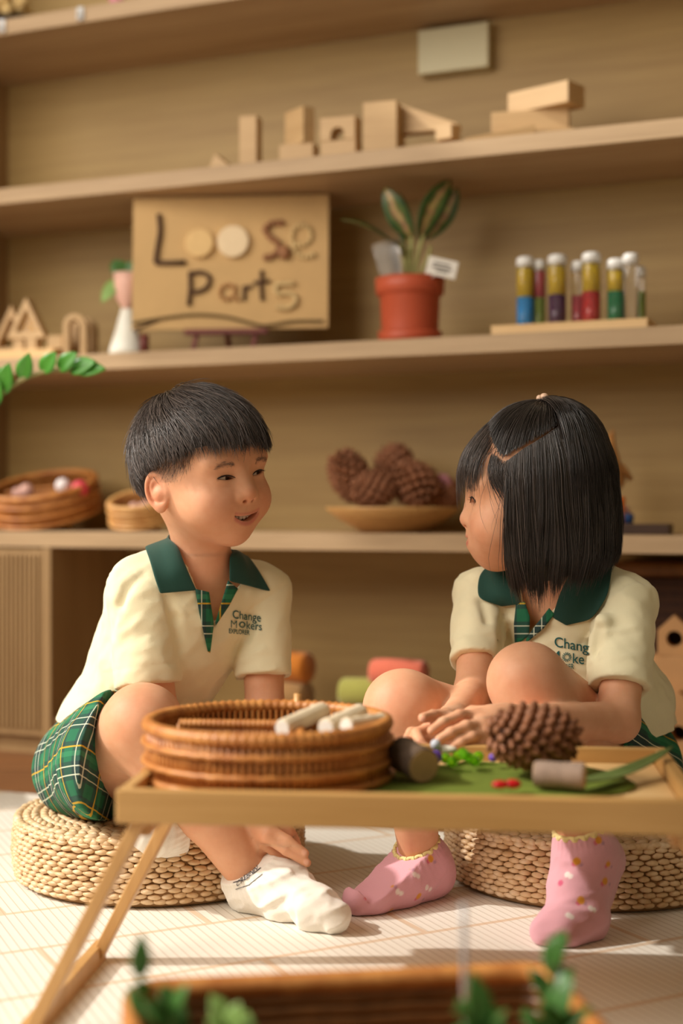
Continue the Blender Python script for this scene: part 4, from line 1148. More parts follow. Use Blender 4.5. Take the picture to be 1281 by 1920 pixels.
M_SOCK = m_sock('knit_sock')

def head_frame(yaw, roll=0, pitch=0):
    f = np.array((math.sin(yaw), -math.cos(yaw), 0.0)); u = np.array((0, 0, 1.0)); r = np.cross(f, u)
    f, u = f*math.cos(pitch)-u*math.sin(pitch), u*math.cos(pitch)+f*math.sin(pitch)      # pitch > 0: chin down
    r, u = r*math.cos(roll)-u*math.sin(roll), u*math.cos(roll)+r*math.sin(roll)          # roll > 0: towards own right
    return np.stack((r, f, u), 1)

def slit_arcs(eye):
    w, hu, hl = eye['w'], eye['hu'], eye['hl']
    return w, (w*w+hu*hu)/(2*hu), (w*w+hl*hl)/(2*hl), hu, hl
EX, EY, EZ, ER = .0265, .0565, 0.0, .0118
def head_field(cfg):
    eye = cfg['eye']; mo = cfg['mouth']
    S = SDF()
    S.ell((0, -.007, .030), (.0705, .084, .077))
    S.ell((0, .008, -.018), (.060, .064, .050), k=.03)
    S.ell((0, .024, -.044), (.041, .042, .036), k=.03)
    S.ell((0, .047, -.068), (.015, .014, .0150), k=.026)        # chin
    S.ell((.034, .043, -.032), (.026, .028, .025), k=.022)      # cheek
    S.ell((.030, .060, .020), (.022, .010, .010), k=.02)        # brow
    S.ell((0, cfg['mouth']['y']-.0185, -.050), (.025, .019, .020), k=.02)
    S.ell((EX, .0600, -.0085), (.0105, .0050, .0030), k=.005)          # muzzle
    S.ell((EX, .0850, -.001), (.015, .010, .0085), k=.014, op='s')
    S.ell((EX, EY-.0006, EZ), (.0162, .0140, .0118), k=.006)    # lids
    S.cone((0, .0655, .006), (0, .0755, -.018), .0058, .0075, k=.015)
    S.ell((0, .0775, -.0210), (.0092, .0082, .0074), k=.008)
    S.ell((.0122, .0718, -.0235), (.0062, .0074, .0060), k=.005)
    S.ell((.0060, .0770, -.0292), (.0032, .0045, .0022), k=.002, op='s')
    # lips
    xs = np.linspace(0, mo['w'], 6)
    zu = lambda x: mo['z']+mo['open']*.5+mo['smile']*x*x; zl = lambda x: mo['z']-mo['open']*.5*(1-(x/mo['w'])**2)+mo['smile']*x*x+mo['open']*.5*(x/mo['w'])**2
    yl = lambda x: mo['y']-mo['curve']*x*x
    up = [np.array((x, yl(x)-.001, zu(x)+.0024)) for x in xs]; lo = [np.array((x, yl(x)-.0025, zl(x)-.0030)) for x in xs]
    S.chain(up, [.0036-.0018*(x/mo['w'])**2 for x in xs], k=.006); S.chain(lo, [.0046-.0026*(x/mo['w'])**2 for x in xs], k=.006)
    def cav(q):
        x = q[:, 0]; d = np.maximum(np.maximum(q[:, 2]-zu(x), zl(x)-q[:, 2]), np.abs(x)-mo['w'])*.85
        return np.maximum(d, .050-q[:, 1])
    S.func(cav, (0, .07, mo['z']), .025, k=.0012, op='s')
    w, Ru, Rl, hu, hl = slit_arcs(eye); ca, sa = math.cos(eye['slant']), math.sin(eye['slant'])
    def slit(q):
        dx, dz = q[:, 0]-EX, q[:, 2]-EZ-eye['dz']; x = dx*ca+dz*sa; z = -dx*sa+dz*ca
        d = np.maximum(np.hypot(x, z-(hu-Ru))-Ru, np.hypot(x, z+(hl-Rl))-Rl)
        return np.maximum(d, .0565-q[:, 1])
    S.func(slit, (EX, .066, EZ), .02, k=.0012, op='s')
    # ears
    uu = unit((.42, -.90, -.10)); nn = unit(np.array((.90, .42, .02))); nn = unit(nn-uu*nn.dot(uu)); ww = np.cross(nn, uu); ww = ww if ww[2] > 0 else -ww
    E0 = np.array((.0655, .000, -.010)); RE = np.stack((uu, ww, nn), 1)
    def ear(q):
        e = (q-E0) @ RE; a, b, c = e[:, 0], e[:, 1], e[:, 2]
        plate = f_ell(e, (.008, 0, -.001), (.0150, .0235, .0038))
        def ring(a0, b0, ra, rb, off, tr):
            k = np.sqrt(((a-a0)/ra)**2+((b-b0)/rb)**2); return np.hypot((k-1)*min(ra, rb)*1.1, c-off)-tr
        d = smin(plate, ring(.008, .002, .0135, .0205, .0032, .0029), .002)
        d = smin(d, f_ell(e, (.008, -.019, .002), (.0068, .0072, .0042)), .004)
        d = smin(d, ring(.0075, .0030, .0080, .0120, .0030, .0018), .002)
        d = smax(d, -f_ell(e, (.0040, -.003, .0058), (.0072, .0098, .0072)), .002)
        d = smin(d, f_ell(e, (-.004, -.004, .003), (.0035, .0055, .003)), .003)
        return smin(d, f_cone(q, np.array((.056, -.002, -.003)), np.array((.067, -.004, -.013)), .010, .009), .005)
    S.func(ear, (.072, -.014, -.012), .036, k=.004)
    def f(q):
        q = q.copy(); q[:, 0] = np.abs(q[:, 0]); return S.ev(q)
    return f, (zu, zl, yl)

class Kid: fade = False
def hand(S, wrist, palm, fingers, thumb, r=.0063, wr=.019, k=.010):
    """palm: two points (root, knuckle line centre); fingers: chains of world points starting at the knuckle"""
    g = SDF(); root, kn = np.asarray(palm[0]), np.asarray(palm[1])
    g.cone(wrist, root, wr, wr*.92)
    for F in fingers: g.cone(root+(np.asarray(F[0])-kn)*.5, F[0], .0110, .0082, k=.012)
    for F in fingers+[thumb]:
        n = len(F); rs = [r*(1.12-.26*i/(n-1)) for i in range(n)]
        if F is thumb: rs = [x*1.12 for x in rs]; rs[0] = .0105
        g.chain(F, rs, k=.0035, kk=.003)
    S.group(g, k)

def mesh_regions(body, lo, hi, h, boxes):
    """coarse mesh plus finer boxes (lo, hi, h); seams overlap slightly"""
    Vs, Qs, n = [], [], 0
    V, Q = surf(body, lo, hi, h); V = relax(V, Q, 1, .5); Q = vol_fix(V, Q)
    c = V[Q].mean(1); keep = np.ones(len(Q), bool)
    for bl, bh, _ in boxes: keep &= ~np.all((c > np.asarray(bl)+h*.9) & (c < np.asarray(bh)-h*.9), 1)
    Vs.append(V); Qs.append(Q[keep]); n += len(V)
    for bl, bh, hh in boxes:
        bl = np.asarray(bl); bh = np.asarray(bh)
        V, Q = surf(body, bl-hh*8, bh+hh*8, hh); V = relax(V, Q, 1, .4)
        c = V[Q].mean(1); flip = Q
        Q = vol_fix(V, Q); Q = Q[np.all((c > bl) & (c < bh), 1)]
        Vs.append(V); Qs.append(Q+n); n += len(V)
    V = np.concatenate(Vs); Q = np.concatenate(Qs)
    used = np.unique(Q); mp = np.full(len(V), -1); mp[used] = np.arange(len(used))
    return V[used], mp[Q]

def end_z(a):
    """height (local z) where the hair ends for azimuth a (0 front, pi back)"""
    x = np.abs(np.degrees((a+PI) % (2*PI)-PI))
    return np.interp(x, [0, 30, 55, 75, 95, 115, 140, 180], [.040, .038, .036, .030, .024, .010, -.012, -.020])
def falloff(p, c, r): return np.clip(1-np.linalg.norm((p-np.asarray(c)), axis=1)/r, 0, 1)
def paint_body(V, kid):
    C = np.tile(SKIN, (len(V), 1))
    q = (V-kid.t) @ kid.R; q2 = q.copy(); q2[:, 0] = np.abs(q2[:, 0]); hd = np.linalg.norm(q-np.array((0, 0, .01)), axis=1) < .135
    def blend(m, c): C[:] = C*(1-m[:, None])+np.asarray(c)*m[:, None]
    m = falloff(q2*(1, 1, 1), (.036, .062, -.030), .030)**1.0*.55*hd; blend(m, BLUSH)
    m = np.clip(falloff(q2, (0, .083, -.022), .014)*.5, 0, .5)*hd; blend(m, BLUSH)
    ec = falloff(q2, (.078, -.012, -.010), .032)*hd; blend(np.clip(ec*.7, 0, .45), lin(226, 128, 96))
    zu, zl, yl = kid.lips; mo = kid.cfg['mouth']; x = q2[:, 0]; inx = np.clip((mo['w']*1.03-x)/.0015, 0, 1)
    up = np.clip(1.2-np.abs(q[:, 2]-(zu(x)+.0022))/.0026, 0, 1); lo = np.clip(1.25-np.abs(q[:, 2]-(zl(x)-.0032))/.0034, 0, 1)
    fr = (q[:, 1] > .050)*hd
    blend(np.clip(np.maximum(up*.75, lo), 0, 1)*inx*fr*.85, LIP)
    ins = (q[:, 2] < zu(x)) & (q[:, 2] > zl(x)) & (x < mo['w']) & (q[:, 1] > .04) & (q[:, 1] < yl(x)-.0030); blend(ins*hd*1.0, MOUTHC)
    # eye rims
    ey = kid.cfg['eye']; rim = (np.hypot((q2[:, 0]-EX)/(ey['w']*1.12), (q[:, 2]-EZ-ey['dz'])/(ey['hu']*1.5)) < 1) & (q[:, 1] > .055) & (q[:, 1] < .0685)
    blend(rim*hd*.35, lin(120, 70, 52))
    if kid.fade:
        az = np.degrees(np.arctan2(q2[:, 0], q[:, 1])); zt = end_z(np.radians(az))+.010; zb = np.interp(az, [45, 60, 78, 92, 100, 125, 180], [.034, .016, -.010, .006, .008, -.032, -.044])
        m = np.clip((q[:, 2]-zb)/(zt-zb+1e-6)*1.3, 0, 1)*(az > 48)*hd*((q2[:, 0] < .0735) & ((q[:, 2] > .001) | (np.abs(q[:, 1]) > .02))); blend(np.clip(m, 0, 1)**.6*.80, lin(70, 52, 42))
    # brows
    b = np.exp(-((q[:, 2]-(.0185-18*(q2[:, 0]-.029)**2))/.0028)**2)*np.clip((.0135-np.abs(q2[:, 0]-.030))/.006, 0, 1)*(q[:, 1] > .04)
    blend(b*hd*kid.cfg['brow'], lin(84, 56, 40))
    for c, rr in kid.nails: blend(np.clip(falloff(V, c, rr)*2.5, 0, .7), NAIL)
    for c, rr in kid.knuckles: blend(falloff(V, c, rr)*.4, BLUSH)
    return C

# ---- hair strands as thin tapered three sided tubes
def strands(paths, r0, tones, taper=.25):
    paths = np.asarray(paths); n, m, _ = paths.shape
    T = np.gradient(paths, axis=1); T /= np.linalg.norm(T, axis=2, keepdims=True)+1e-12
    ref = np.array((.37, .51, .78)); A = np.cross(T, ref); A /= np.linalg.norm(A, axis=2, keepdims=True)+1e-12; B = np.cross(T, A)
    prof = np.interp(np.linspace(0, 1, m), [0, .15, .7, 1], [.7, 1, 1, taper])
    R = np.asarray(r0).reshape(-1, 1, 1)*prof[None, :, None]
    V = np.stack([paths+R*(math.cos(a)*A+math.sin(a)*B) for a in (0, 2*PI/3, 4*PI/3)], 2)     # n,m,3,3
    idx = np.arange(n*m*3).reshape(n, m, 3)
    Q = []
    for j in range(3):
        a, b = idx[:, :-1, j], idx[:, :-1, (j+1) % 3]; c, d = idx[:, 1:, (j+1) % 3], idx[:, 1:, j]
        Q.append(np.stack((a, b, c, d), -1).reshape(-1, 4))
    return V.reshape(-1, 3), np.concatenate(Q), np.repeat(np.asarray(tones), m*3)
def hair_mesh(name, lst, kid, parent, mat=None):
    Vs, Qs, Ts, n = [], [], [], 0
    for V, Q, t in lst: Vs.append(V); Qs.append(Q+n); Ts.append(t); n += len(V)
    V = kid.t+np.concatenate(Vs) @ kid.R.T; me = mesh_np(name, V, np.concatenate(Qs))
    at = me.attributes.new('tone', 'FLOAT', 'POINT'); at.data.foreach_set('value', np.concatenate(Ts).astype(np.float32))
    return new_obj(name, me, mat or M_HAIR, parent)
def grid_shell(f, nu, nv, wrap=False):
    V = np.array([f(i/(nu if wrap else nu-1), j/(nv-1)) for i in range(nu) for j in range(nv)]); Q = []
    for i in range(nu if wrap else nu-1):
        for j in range(nv-1):
            a = i*nv+j; b = ((i+1) % nu)*nv+j; Q.append((a, b, b+1, a+1))
    return V, np.array(Q), np.full(len(V), .05)

def loft_px(kid, A, B, sdf, off, name, mat, parent, plaid=True, nu=14, nv=5, thick=.001, Y0=1.2):
    """strip between two pixel polylines, laid onto the cloth surface"""
    def rs(L, n):
        L = np.array(L, float); s = np.r_[0, np.cumsum(np.linalg.norm(np.diff(L, axis=0), axis=1))]; t = np.linspace(0, s[-1], n)
        return np.stack([np.interp(t, s, L[:, k]) for k in (0, 1)], 1)
    A, B = rs(A, nu), rs(B, nu); G = np.array([[A[i]*(1-j/(nv-1))+B[i]*j/(nv-1) for j in range(nv)] for i in range(nu)]).reshape(-1, 2)
    V = on_cloth(G, sdf, off, Y0)
    Q = [(i*nv+j, i*nv+j+1, (i+1)*nv+j+1, (i+1)*nv+j) for i in range(nu-1) for j in range(nv-1)]
    me = mesh_np(name, V, np.array(Q))
    if plaid: attr_vec(me, 'plaid', np.stack((G[:, 0]/1520, G[:, 1]/1520, G[:, 0]*0), 1)+np.array((.013, .02, 0)))
    o = new_obj(name, me, mat, parent); md = o.modifiers.new('t', 'SOLIDIFY'); md.thickness = thick; md.offset = 0; return o
def on_cloth(G, sdf, off, Y0=1.2):
    d = np.stack([(G[:, 0]-640.5)/F_PX, np.ones(len(G)), -(G[:, 1]-960)/F_PX], 1); L = np.linalg.norm(d, axis=1)[:, None]
    return sdf.trace((0, 0, CAM_H), d/L, off, 2.6, Y0)
def text_on(kid, txt, x0, y0, size, sdf, name, mat, parent, skew=0.0, slope=0.0, bold=.012, spacing=1.0, squeeze=1.0, off=.0012, geo=None, Y0=1.2):
    """flat printed text: glyph outlines laid on the cloth"""
    cu = bpy.data.curves.new('t', 'FONT'); cu.body = txt; cu.size = 1.0; cu.offset = bold; cu.space_character = spacing; cu.resolution_u = 4
    to = bpy.data.objects.new('t', cu); COL.objects.link(to); dg = bpy.context.evaluated_depsgraph_get(); me0 = bpy.data.meshes.new_from_object(to.evaluated_get(dg))
    bpy.data.objects.remove(to); bm = bmesh.new(); bm.from_mesh(me0); bpy.data.meshes.remove(me0)
    bmesh.ops.triangulate(bm, faces=bm.faces)
    v = np.array([q.co[:] for q in bm.verts]); F = [tuple(q.index for q in f.verts) for f in bm.faces]; bm.free()
    G = np.stack((x0+size*squeeze*(v[:, 0]+skew*v[:, 1]), y0-size*v[:, 1]+slope*size*v[:, 0]), 1)
    V = on_cloth(G, sdf, off, Y0); me = mesh_np(name, V, F, False); return new_obj(name, me, mat, parent)

def flat_uv(V, o, a, b): return np.stack(((V-o) @ a, (V-o) @ b, np.zeros(len(V))), 1)

def make_person(kid):
    body = kid.body
    V, Q = mesh_regions(body, kid.lo, kid.hi, .0030, kid.boxes)
    me = mesh_np('person', V, Q); attr_color(me, 'Col', paint_body(V, kid)); o = new_obj('person', me, M_SKIN)
    tag(o, kid.label, 'person'); kid.o = o
    # eyes
    for s in (1, -1):
        mb = MB(); mb.ball((0, 0, 0), ER, 40, 40, rotx(-PI/2)); v = mb.V[0]; m2 = mesh_np('eyeball', v, mb.F)
        rr = np.hypot(v[:, 0], v[:, 2]); fr = v[:, 1] > 0; c = np.tile(np.array(lin(226, 214, 200)), (len(v), 1))
        c[fr & (rr < .0060)] = lin(44, 24, 14); c[fr & (rr < .0030)] = lin(6, 5, 5); attr_color(m2, 'Col', c)
        e = new_obj('eyeball', m2, M_EYE, o); g = kid.cfg['gaze']; Rg = kid.R @ rotz(-g[0]) @ rotx(g[1])
        e.matrix_local = Matrix(np.vstack([np.hstack([Rg, (kid.t+kid.R @ np.array((s*EX, EY, EZ)))[:, None]]), (0, 0, 0, 1)]).tolist())
    # lashes and upper lid line
    mb = MB(); ey = kid.cfg['eye']; w, Ru, Rl, hu, hl = slit_arcs(ey); ca, sa = math.cos(ey['slant']), math.sin(ey['slant'])
    f, _ = head_field(kid.cfg)
    for s in (1, -1):
        mb = MB(); pts = []
        for x in np.linspace(-w*.99, w*1.06, 15):
            z = hu-Ru+math.sqrt(max(0, Ru*Ru-x*x))+.0003; X = EX+x*ca-z*sa; Z = EZ+ey['dz']+x*sa+z*ca
            ys = np.linspace(.09, .05, 160); d = f(np.stack((np.full(160, X), ys, np.full(160, Z+.0008)), 1)); k = np.argmax(d < .0002); pts.append(np.array((s*X, ys[k]-.0002, Z)))
        mb.tube([kid.t+kid.R @ p for p in pts], np.interp(np.linspace(0, 1, 15), [0, .2, .8, 1], [.0003, .0008, .0010, .0004]), 6)
        for i in range(2, 15, 3 if kid.cfg['eye']['hu'] > .004 else 1):
            p = pts[i]; d = np.array((s*.25*(i-6)/8, 1, -.15)); q = [p, p+d*.002, p+d*.0036+np.array((0, 0, .0010))]
            mb.tube([kid.t+kid.R @ x for x in q], [.0003, .0002, .0001], 3)
        mb.build('eyelashes', M_LASH, o, smooth=True)
    # brow hairs
    for s in (1, -1):
        P_ = []
        for i in range(170):
            x = rnd.uniform(.017, .043); z = .0180-18*(x-.029)**2+rnd.gauss(0, .0019)
            ys = np.linspace(.09, .03, 240); d = f(np.stack((np.full(240, x), ys, np.full(240, z)), 1)); y = ys[np.argmax(d < 0)]
            a = np.array((s*x, y+.0002, z)); d_ = np.array((s*.9, -.25, .35-14*(x-.02)))*rnd.uniform(.0022, .004)
            P_.append([a, a+d_*.5+(0, .0005, 0), a+d_])
        hair_mesh('eyebrow', [strands(P_, np.full(len(P_), .00009), nrs.uniform(.3, .9, len(P_)))], kid, o)
    return o

def cloth_obj(kid, S, name, mat, parent, lo, hi, h, plaid=None, relax_n=1):
    V, Q = surf(S, lo, hi, h); V = relax(V, Q, relax_n, .5); Q = vol_fix(V, Q); me = mesh_np(name, V, Q)
    if plaid is not None: attr_vec(me, 'plaid', plaid(V))
    return new_obj(name, me, mat, parent)

def folds(seed, freq, amp, d):
    """soft creases: ridged noise stretched along d"""
    d = unit(d); A = axis_frame(d)
    def f(p):
        q = (p @ A)*np.array((freq*.35, freq, freq)); n = vnoise(q, seed)*.7+.3*vnoise(q*2.1, seed+5)
        return amp*(np.abs(n)*2.2-.7)
    return f

def collar_rows(kid, shirt, Nb, r, f, u, right, back, left):
    """right / left: pairs of photo pixels (inner, outer) laid on shirt or neck; back: (theta, Rin, hin, Rout, hout)"""
    both = SDF(); both.group(shirt); both.group(kid.neck)
    one = lambda px: on_cloth(np.array([px], float), both, .004)[0]
    D = lambda a: f*math.cos(math.radians(a))+r*math.sin(math.radians(a))
    return [(one(a), one(b)) for a, b in right]+[(Nb+D(t)*ri+u*hi, Nb+D(t)*ro+u*ho) for t, ri, hi, ro, ho in back]+[(one(a), one(b)) for a, b in left]
def collar(kid, shirt, Nb, r, f, u, rows, name='collar', mat=None, parent=None, thick=.0022):
    RI = np.array([a for a, _ in rows]); RO = np.array([b for _, b in rows]); m = len(rows)
    T = np.linspace(0, 1, 57); s = np.linspace(0, 1, m)
    def cr(A):
        out = []
        for t in T:
            x = t*(m-1); k = min(int(x), m-2); w = x-k; p0, p1, p2, p3 = A[max(0, k-1)], A[k], A[k+1], A[min(m-1, k+2)]
            out.append(.5*((2*p1)+(p2-p0)*w+(2*p0-5*p1+4*p2-p3)*w*w+(-p0+3*p1-3*p2+p3)*w**3))
        return np.array(out)
    PI_, PO = cr(RI), cr(RO)
    V = []; nv = 11; n = len(T)
    for i in range(n):
        pi_, po = PI_[i], PO[i]
        for j in range(nv):
            t = j/(nv-1); V.append(pi_*(1-t)+po*t+u*.012*math.sin(PI*min(1, t*1.25))*(1-t)*math.sin(PI*i/(n-1))**.5)
    W = np.array(V).reshape(n, nv, 3); w = np.clip((np.arange(nv)-1)/3.0, 0, 1)[None, :, None]
    for _ in range(4):
        A = W.reshape(-1, 3); B1 = shirt.push(A, .0042, 3, True).reshape(n, nv, 3); W = W+(B1-W)*w
        W = kid.body.push(W.reshape(-1, 3), .0035, 2, True).reshape(n, nv, 3)
    A = W.reshape(-1, 3); B1 = shirt.push(A, .0040, 8).reshape(n, nv, 3); w2 = np.clip((np.arange(nv)-5)/4.0, 0, 1)[None, :, None]
    W = W+(B1-W)*w2
    for _ in range(2): W[1:-1] = W[1:-1]*.5+.25*(W[:-2]+W[2:])
    Q = np.array([(i*nv+j, (i+1)*nv+j, (i+1)*nv+j+1, i*nv+j+1) for i in range(n-1) for j in range(nv-1)])
    o = new_obj(name, mesh_np(name, W.reshape(-1, 3), Q), mat, parent); md = o.modifiers.new('t', 'SOLIDIFY'); md.thickness = thick; md.offset = 0
    md = o.modifiers.new('s', 'SUBSURF'); md.levels = 1; md.render_levels = 1
    return o
def sleeves(S, specs):
    """short sleeves: tubes cut square at the hem and hollow inside"""
    for sh, E, d, ra, rb, ri, k in specs:
        g = SDF(); g.cone(sh, E+d*.03, ra, rb)
        g.func((lambda E, d: lambda p: -((p-E) @ d))(E, d), E+d*.02, .09, op='s'); g.cone(E-d*.035, E+d*.08, ri, ri, op='s')
        S.group(g, k)
def fcut(pt, n): pt, n = np.asarray(pt), unit(n); return lambda p: -((p-pt) @ n)           # subtract: removes side n points to... d = max(d, (p-pt).n)
def ring_groove(pt, n, rad, off, amp=.0008, w=.0012):
    pt, n = np.asarray(pt), unit(n)
    def f(p):
        s = (p-pt) @ n; near = np.linalg.norm((p-pt)-s[:, None]*n, axis=1) < rad
        return amp*np.exp(-((s-off)/w)**2)*near
    return f
def PF(px, Y, z): return np.array(((px-640.5)*Y/F_PX, Y, z-.0075))

# ================================================================== boy
B = Kid(); B.label = 'smiling boy with short black hair in cream polo shirt sitting on the left pouf'
B.t = P(381, 893, 1.78); B.R = head_frame(math.radians(48), math.radians(8), math.radians(1))
B.cfg = dict(eye=dict(w=.0120, hu=.0029, hl=.0020, slant=.10, dz=.0008), mouth=dict(z=-.0515, w=.0212, open=.0066, smile=7.0, y=.0630, curve=12.0), gaze=(-.50, -.04), brow=.42)
pel, nb = P(205, 1425, 1.885), P(380, 1066, 1.815)
sR, sL = P(262, 1104, 1.778), P(490, 1112, 1.862)
eR, wR = P(297, 1345, 1.755), P(452, 1500, 1.735); eL, wL = P(497, 1335, 1.82), P(470, 1518, 1.70)
hR, kR, aR = P(182, 1440, 1.86), P(268, 1358, 1.665), P(466, 1634, 1.682)
hL, kL, aL = P(270, 1450, 1.91), P(540, 1440, 1.745), P(335, 1550, 1.705)
hf, B.lips = head_field(B.cfg); B.fade = True
S = SDF(); B.body = S
S.func(lambda p: hf((p-B.t) @ B.R), B.t+B.R @ np.array((0, 0, .005)), .135)
B.neck = SDF().cone(B.t+B.R @ np.array((0, -.022, -.045)), nb, .038, .039)
S.cone(B.t+B.R @ np.array((0, -.022, -.045)), nb+(nb-pel)*.02, .036, .037, k=.022)
u_ = unit(nb-pel); r_ = unit(sR-sL); r_ = unit(r_-u_*r_.dot(u_)); f_ = np.cross(u_, r_); BT = np.stack((r_, f_, u_), 1); B.f = (r_, f_, u_)
at = lambda t: pel+(nb-pel)*t
S.ell(at(.70), (.082, .058, .10), BT, k=.02); S.ell(at(.30), (.080, .066, .10), BT, k=.03); S.ell(at(.02), (.085, .072, .07), BT, k=.03)
S.cone(nb-u_*.012, sR, .030, .029, k=.02); S.cone(nb-u_*.012, sL, .030, .029, k=.02)
S.chain([sR, eR, wR], [.030, .0245, .0185], k=.01, kk=.012)
S.chain([sL, eL, wL], [.030, .0245, .0185], k=.01, kk=.012)
for h_, k_, a_, cb in ((hR, kR, aR, .036), (hL, kL, aL, .034)):
    g = SDF(); g.cone(h_, k_, .064, .045); g.cone(k_, a_, .040, .026, k=.02); v = a_-k_
    back = unit(np.cross(np.cross(v, h_-k_), v)); g.ell(k_+v*.33+back*.010, (.07, cb, cb), axis_frame(v), k=.03); g.ell(k_+unit(k_-(h_+a_)/2)*.006, (.035, .033, .033), k=.02)
    S.group(g, .004)
# left hand beside the ankle, right hand just behind it
hl0, hl1 = P(481, 1540, 1.688), P(497, 1560, 1.668)
FL = [[P(507, 1554, 1.664), P(540, 1575, 1.655), P(572, 1600, 1.648)], [P(500, 1570, 1.660), P(537, 1595, 1.652), P(576, 1618, 1.645)], [P(494, 1580, 1.672), P(524, 1606, 1.672), P(548, 1626, 1.668)], [P(488, 1584, 1.682), P(510, 1608, 1.684), P(526, 1622, 1.684)]]
hand(S, wL, (hl0, hl1), FL, [P(500, 1543, 1.685), P(522, 1552, 1.688), P(542, 1564, 1.688)], r=.0058, wr=.017, k=.006)
hr0, hr1 = P(490, 1528, 1.72), P(515, 1545, 1.705)
hand(S, wR, (hr0, hr1), [[P(514+5*i, 1538+7*i, 1.705+.004*i), P(535+4*i, 1550+7*i, 1.70+.004*i), P(548+3*i, 1562+7*i, 1.70+.004*i)] for i in range(4)], [P(505, 1530, 1.70), P(520, 1536, 1.695), P(532, 1545, 1.69)])
B.nails = [(P(571, 1598, 1.642), .005), (P(575, 1616, 1.639), .005)]; B.knuckles = [(kR+np.array((-.01, -.035, .02)), .04), (FL[0][0], .012), (FL[1][0], .012)]
hc = B.t
B.boxes = [(hc-np.array((.115, .115, .100)), hc+np.array((.115, .115, .125)), .0014), (P(476, 1632, 1.62)+np.array((0, -.03, -.01)), P(590, 1545, 1.76), .0016)]
lo, hi = S.bounds(); B.lo, B.hi = lo-.01, hi+.01
bo = make_person(B)
# teeth
def teeth(kid, n=6, dz=0.0):
    mb = MB(); zu, zl, yl = kid.lips; W = .0060
    for i in range(n):
        x = (i-(n-1)/2)*W; h = .0058 if abs(x) < W else .0050
        mb.ball((x, yl(abs(x))+.0004, zu(abs(x))-h*.40+dz), (W*.51, .0024, h*.56), 12, 8)
    mb.V = [kid.t+v @ kid.R.T for v in mb.V]; return mb.build('teeth', M_TEETH, kid.o, smooth=True)
teeth(B)

# boy's polo shirt
S = SDF()
S.ell(at(.72), (.095, .074, .115), BT); S.ell(at(.38)+f_*.006, (.080, .074, .12), BT, k=.04); S.ell(at(.10)+f_*.006, (.088, .080, .080), BT, k=.04)
S.cone(at(.10)-f_*.03, P(152, 1322, 1.92), .04, .016, k=.05)
S.cone(nb-u_*.020, sR, .038, .040, k=.03); S.cone(nb-u_*.020, sL, .038, .037, k=.03)
E1, E2 = sR+(eR-sR)*.74-np.array((.006, 0, 0)), sL+(eL-sL)*.70; d1, d2 = unit(E1-sR), unit(E2-sL)
sleeves(S, ((sR, E1, d1, .0405, .0390, .0300, .006), (sL, E2, d2, .039, .0345, .0262, .008)))
shirt_solid = S
full = SDF(); full.group(S)
ax1, ax2 = E1+d1*.0, E2+d2*.0
full.func(folds(3, 24, .0028, (.5, .2, .8)), at(.4), .30, op='d'); full.func(folds(51, 48, .0012, (.7, .1, .6)), at(.5), .30, op='d')
full.func(folds(9, 40, .0020, (1, 0, .3)), at(.1), .20, op='d')
for E, d in ((E1, d1), (E2, d2)):
    full.func(ring_groove(E, d, .06, -.020, .0007), E, .09, op='d'); full.func(ring_groove(E, d, .06, -.0235, -.0004), E, .09, op='d')
for sh, d in ((sR, d1), (sL, d2)): full.func(ring_groove(sh+d*.004, d+r_*(.8 if sh is sR else -.8), .075, 0, .0014, .0016), sh, .09, op='d')
cutsl = SDF()
# neck opening and V
nk = nb+u_*.03; cutsl.cone(nb-u_*.016+f_*.004, nb+u_*.10, .0510, .056)
v0 = on_cloth(np.array([(400, 1182)], float), shirt_solid, 0)[0]; vx = unit(np.array((1, 0, 0))); vz = unit(np.cross(np.cross(vx, u_), vx))
cutsl.func((lambda v0, vx, vz, f_: lambda p: np.maximum(np.maximum(np.abs((p-v0) @ vx)-.36*np.maximum((p-v0) @ vz, 0)+.0005, -((p-v0) @ f_)-.05), ((p-v0) @ vz)-.12))(v0, vx, vz, f_), v0+u_*.05, .11)
full.group(cutsl, k=.001, op='s')
full.func(lambda p: ((p-(P(150, 1338, 1.9))) @ unit(np.array((.25, -.1, 1.0))))*1.0, at(.0), .35, op='s')
lo, hi = shirt_solid.bounds()
def creases(full, solid, segs, r=.0030):
    for seg in segs:
        q = on_cloth(np.array(seg, float), solid, .0010)
        for a, b in zip(q[:-1], q[1:]): full.cone(a, b, r, r, k=.010, op='s')
creases(full, shirt_solid, [[(312, 1118), (327, 1160), (333, 1196)], [(476, 1160), (466, 1196)], [(268, 1075), (240, 1100), (226, 1135)]])
shirt = cloth_obj(B, full, 'polo_shirt', M_CREAM, bo, lo-.01, hi+.01, .0026)
B.cloth = full
BACK = [(118, .042, .024, .074, -.006), (150, .042, .030, .067, -.006), (180, .042, .031, .065, -.006), (210, .042, .030, .067, -.006), (242, .042, .024, .074, -.006)]
collar(B, shirt_solid, nb, r_, f_, u_, collar_rows(B, shirt_solid, nb, r_, f_, u_, [((369, 1107), (300, 1113)), ((352, 1070), (287, 1074)), ((336, 1030), (273, 1030))], BACK, [((431, 1040), (468, 1046)), ((430, 1064), (490, 1077)), ((430, 1090), (508, 1109))]), 'collar', M_COLLAR, shirt)
loft_px(B, [(366, 1104), (374, 1150), (390, 1222)], [(392, 1110), (401, 1170), (394, 1224)], shirt_solid, .0040, 'placket', M_PLAID, shirt)
loft_px(B, [(428, 1088), (416, 1128), (404, 1168)], [(446, 1104), (430, 1135), (405, 1172)], shirt_solid, .0040, 'placket', M_PLAID, shirt)
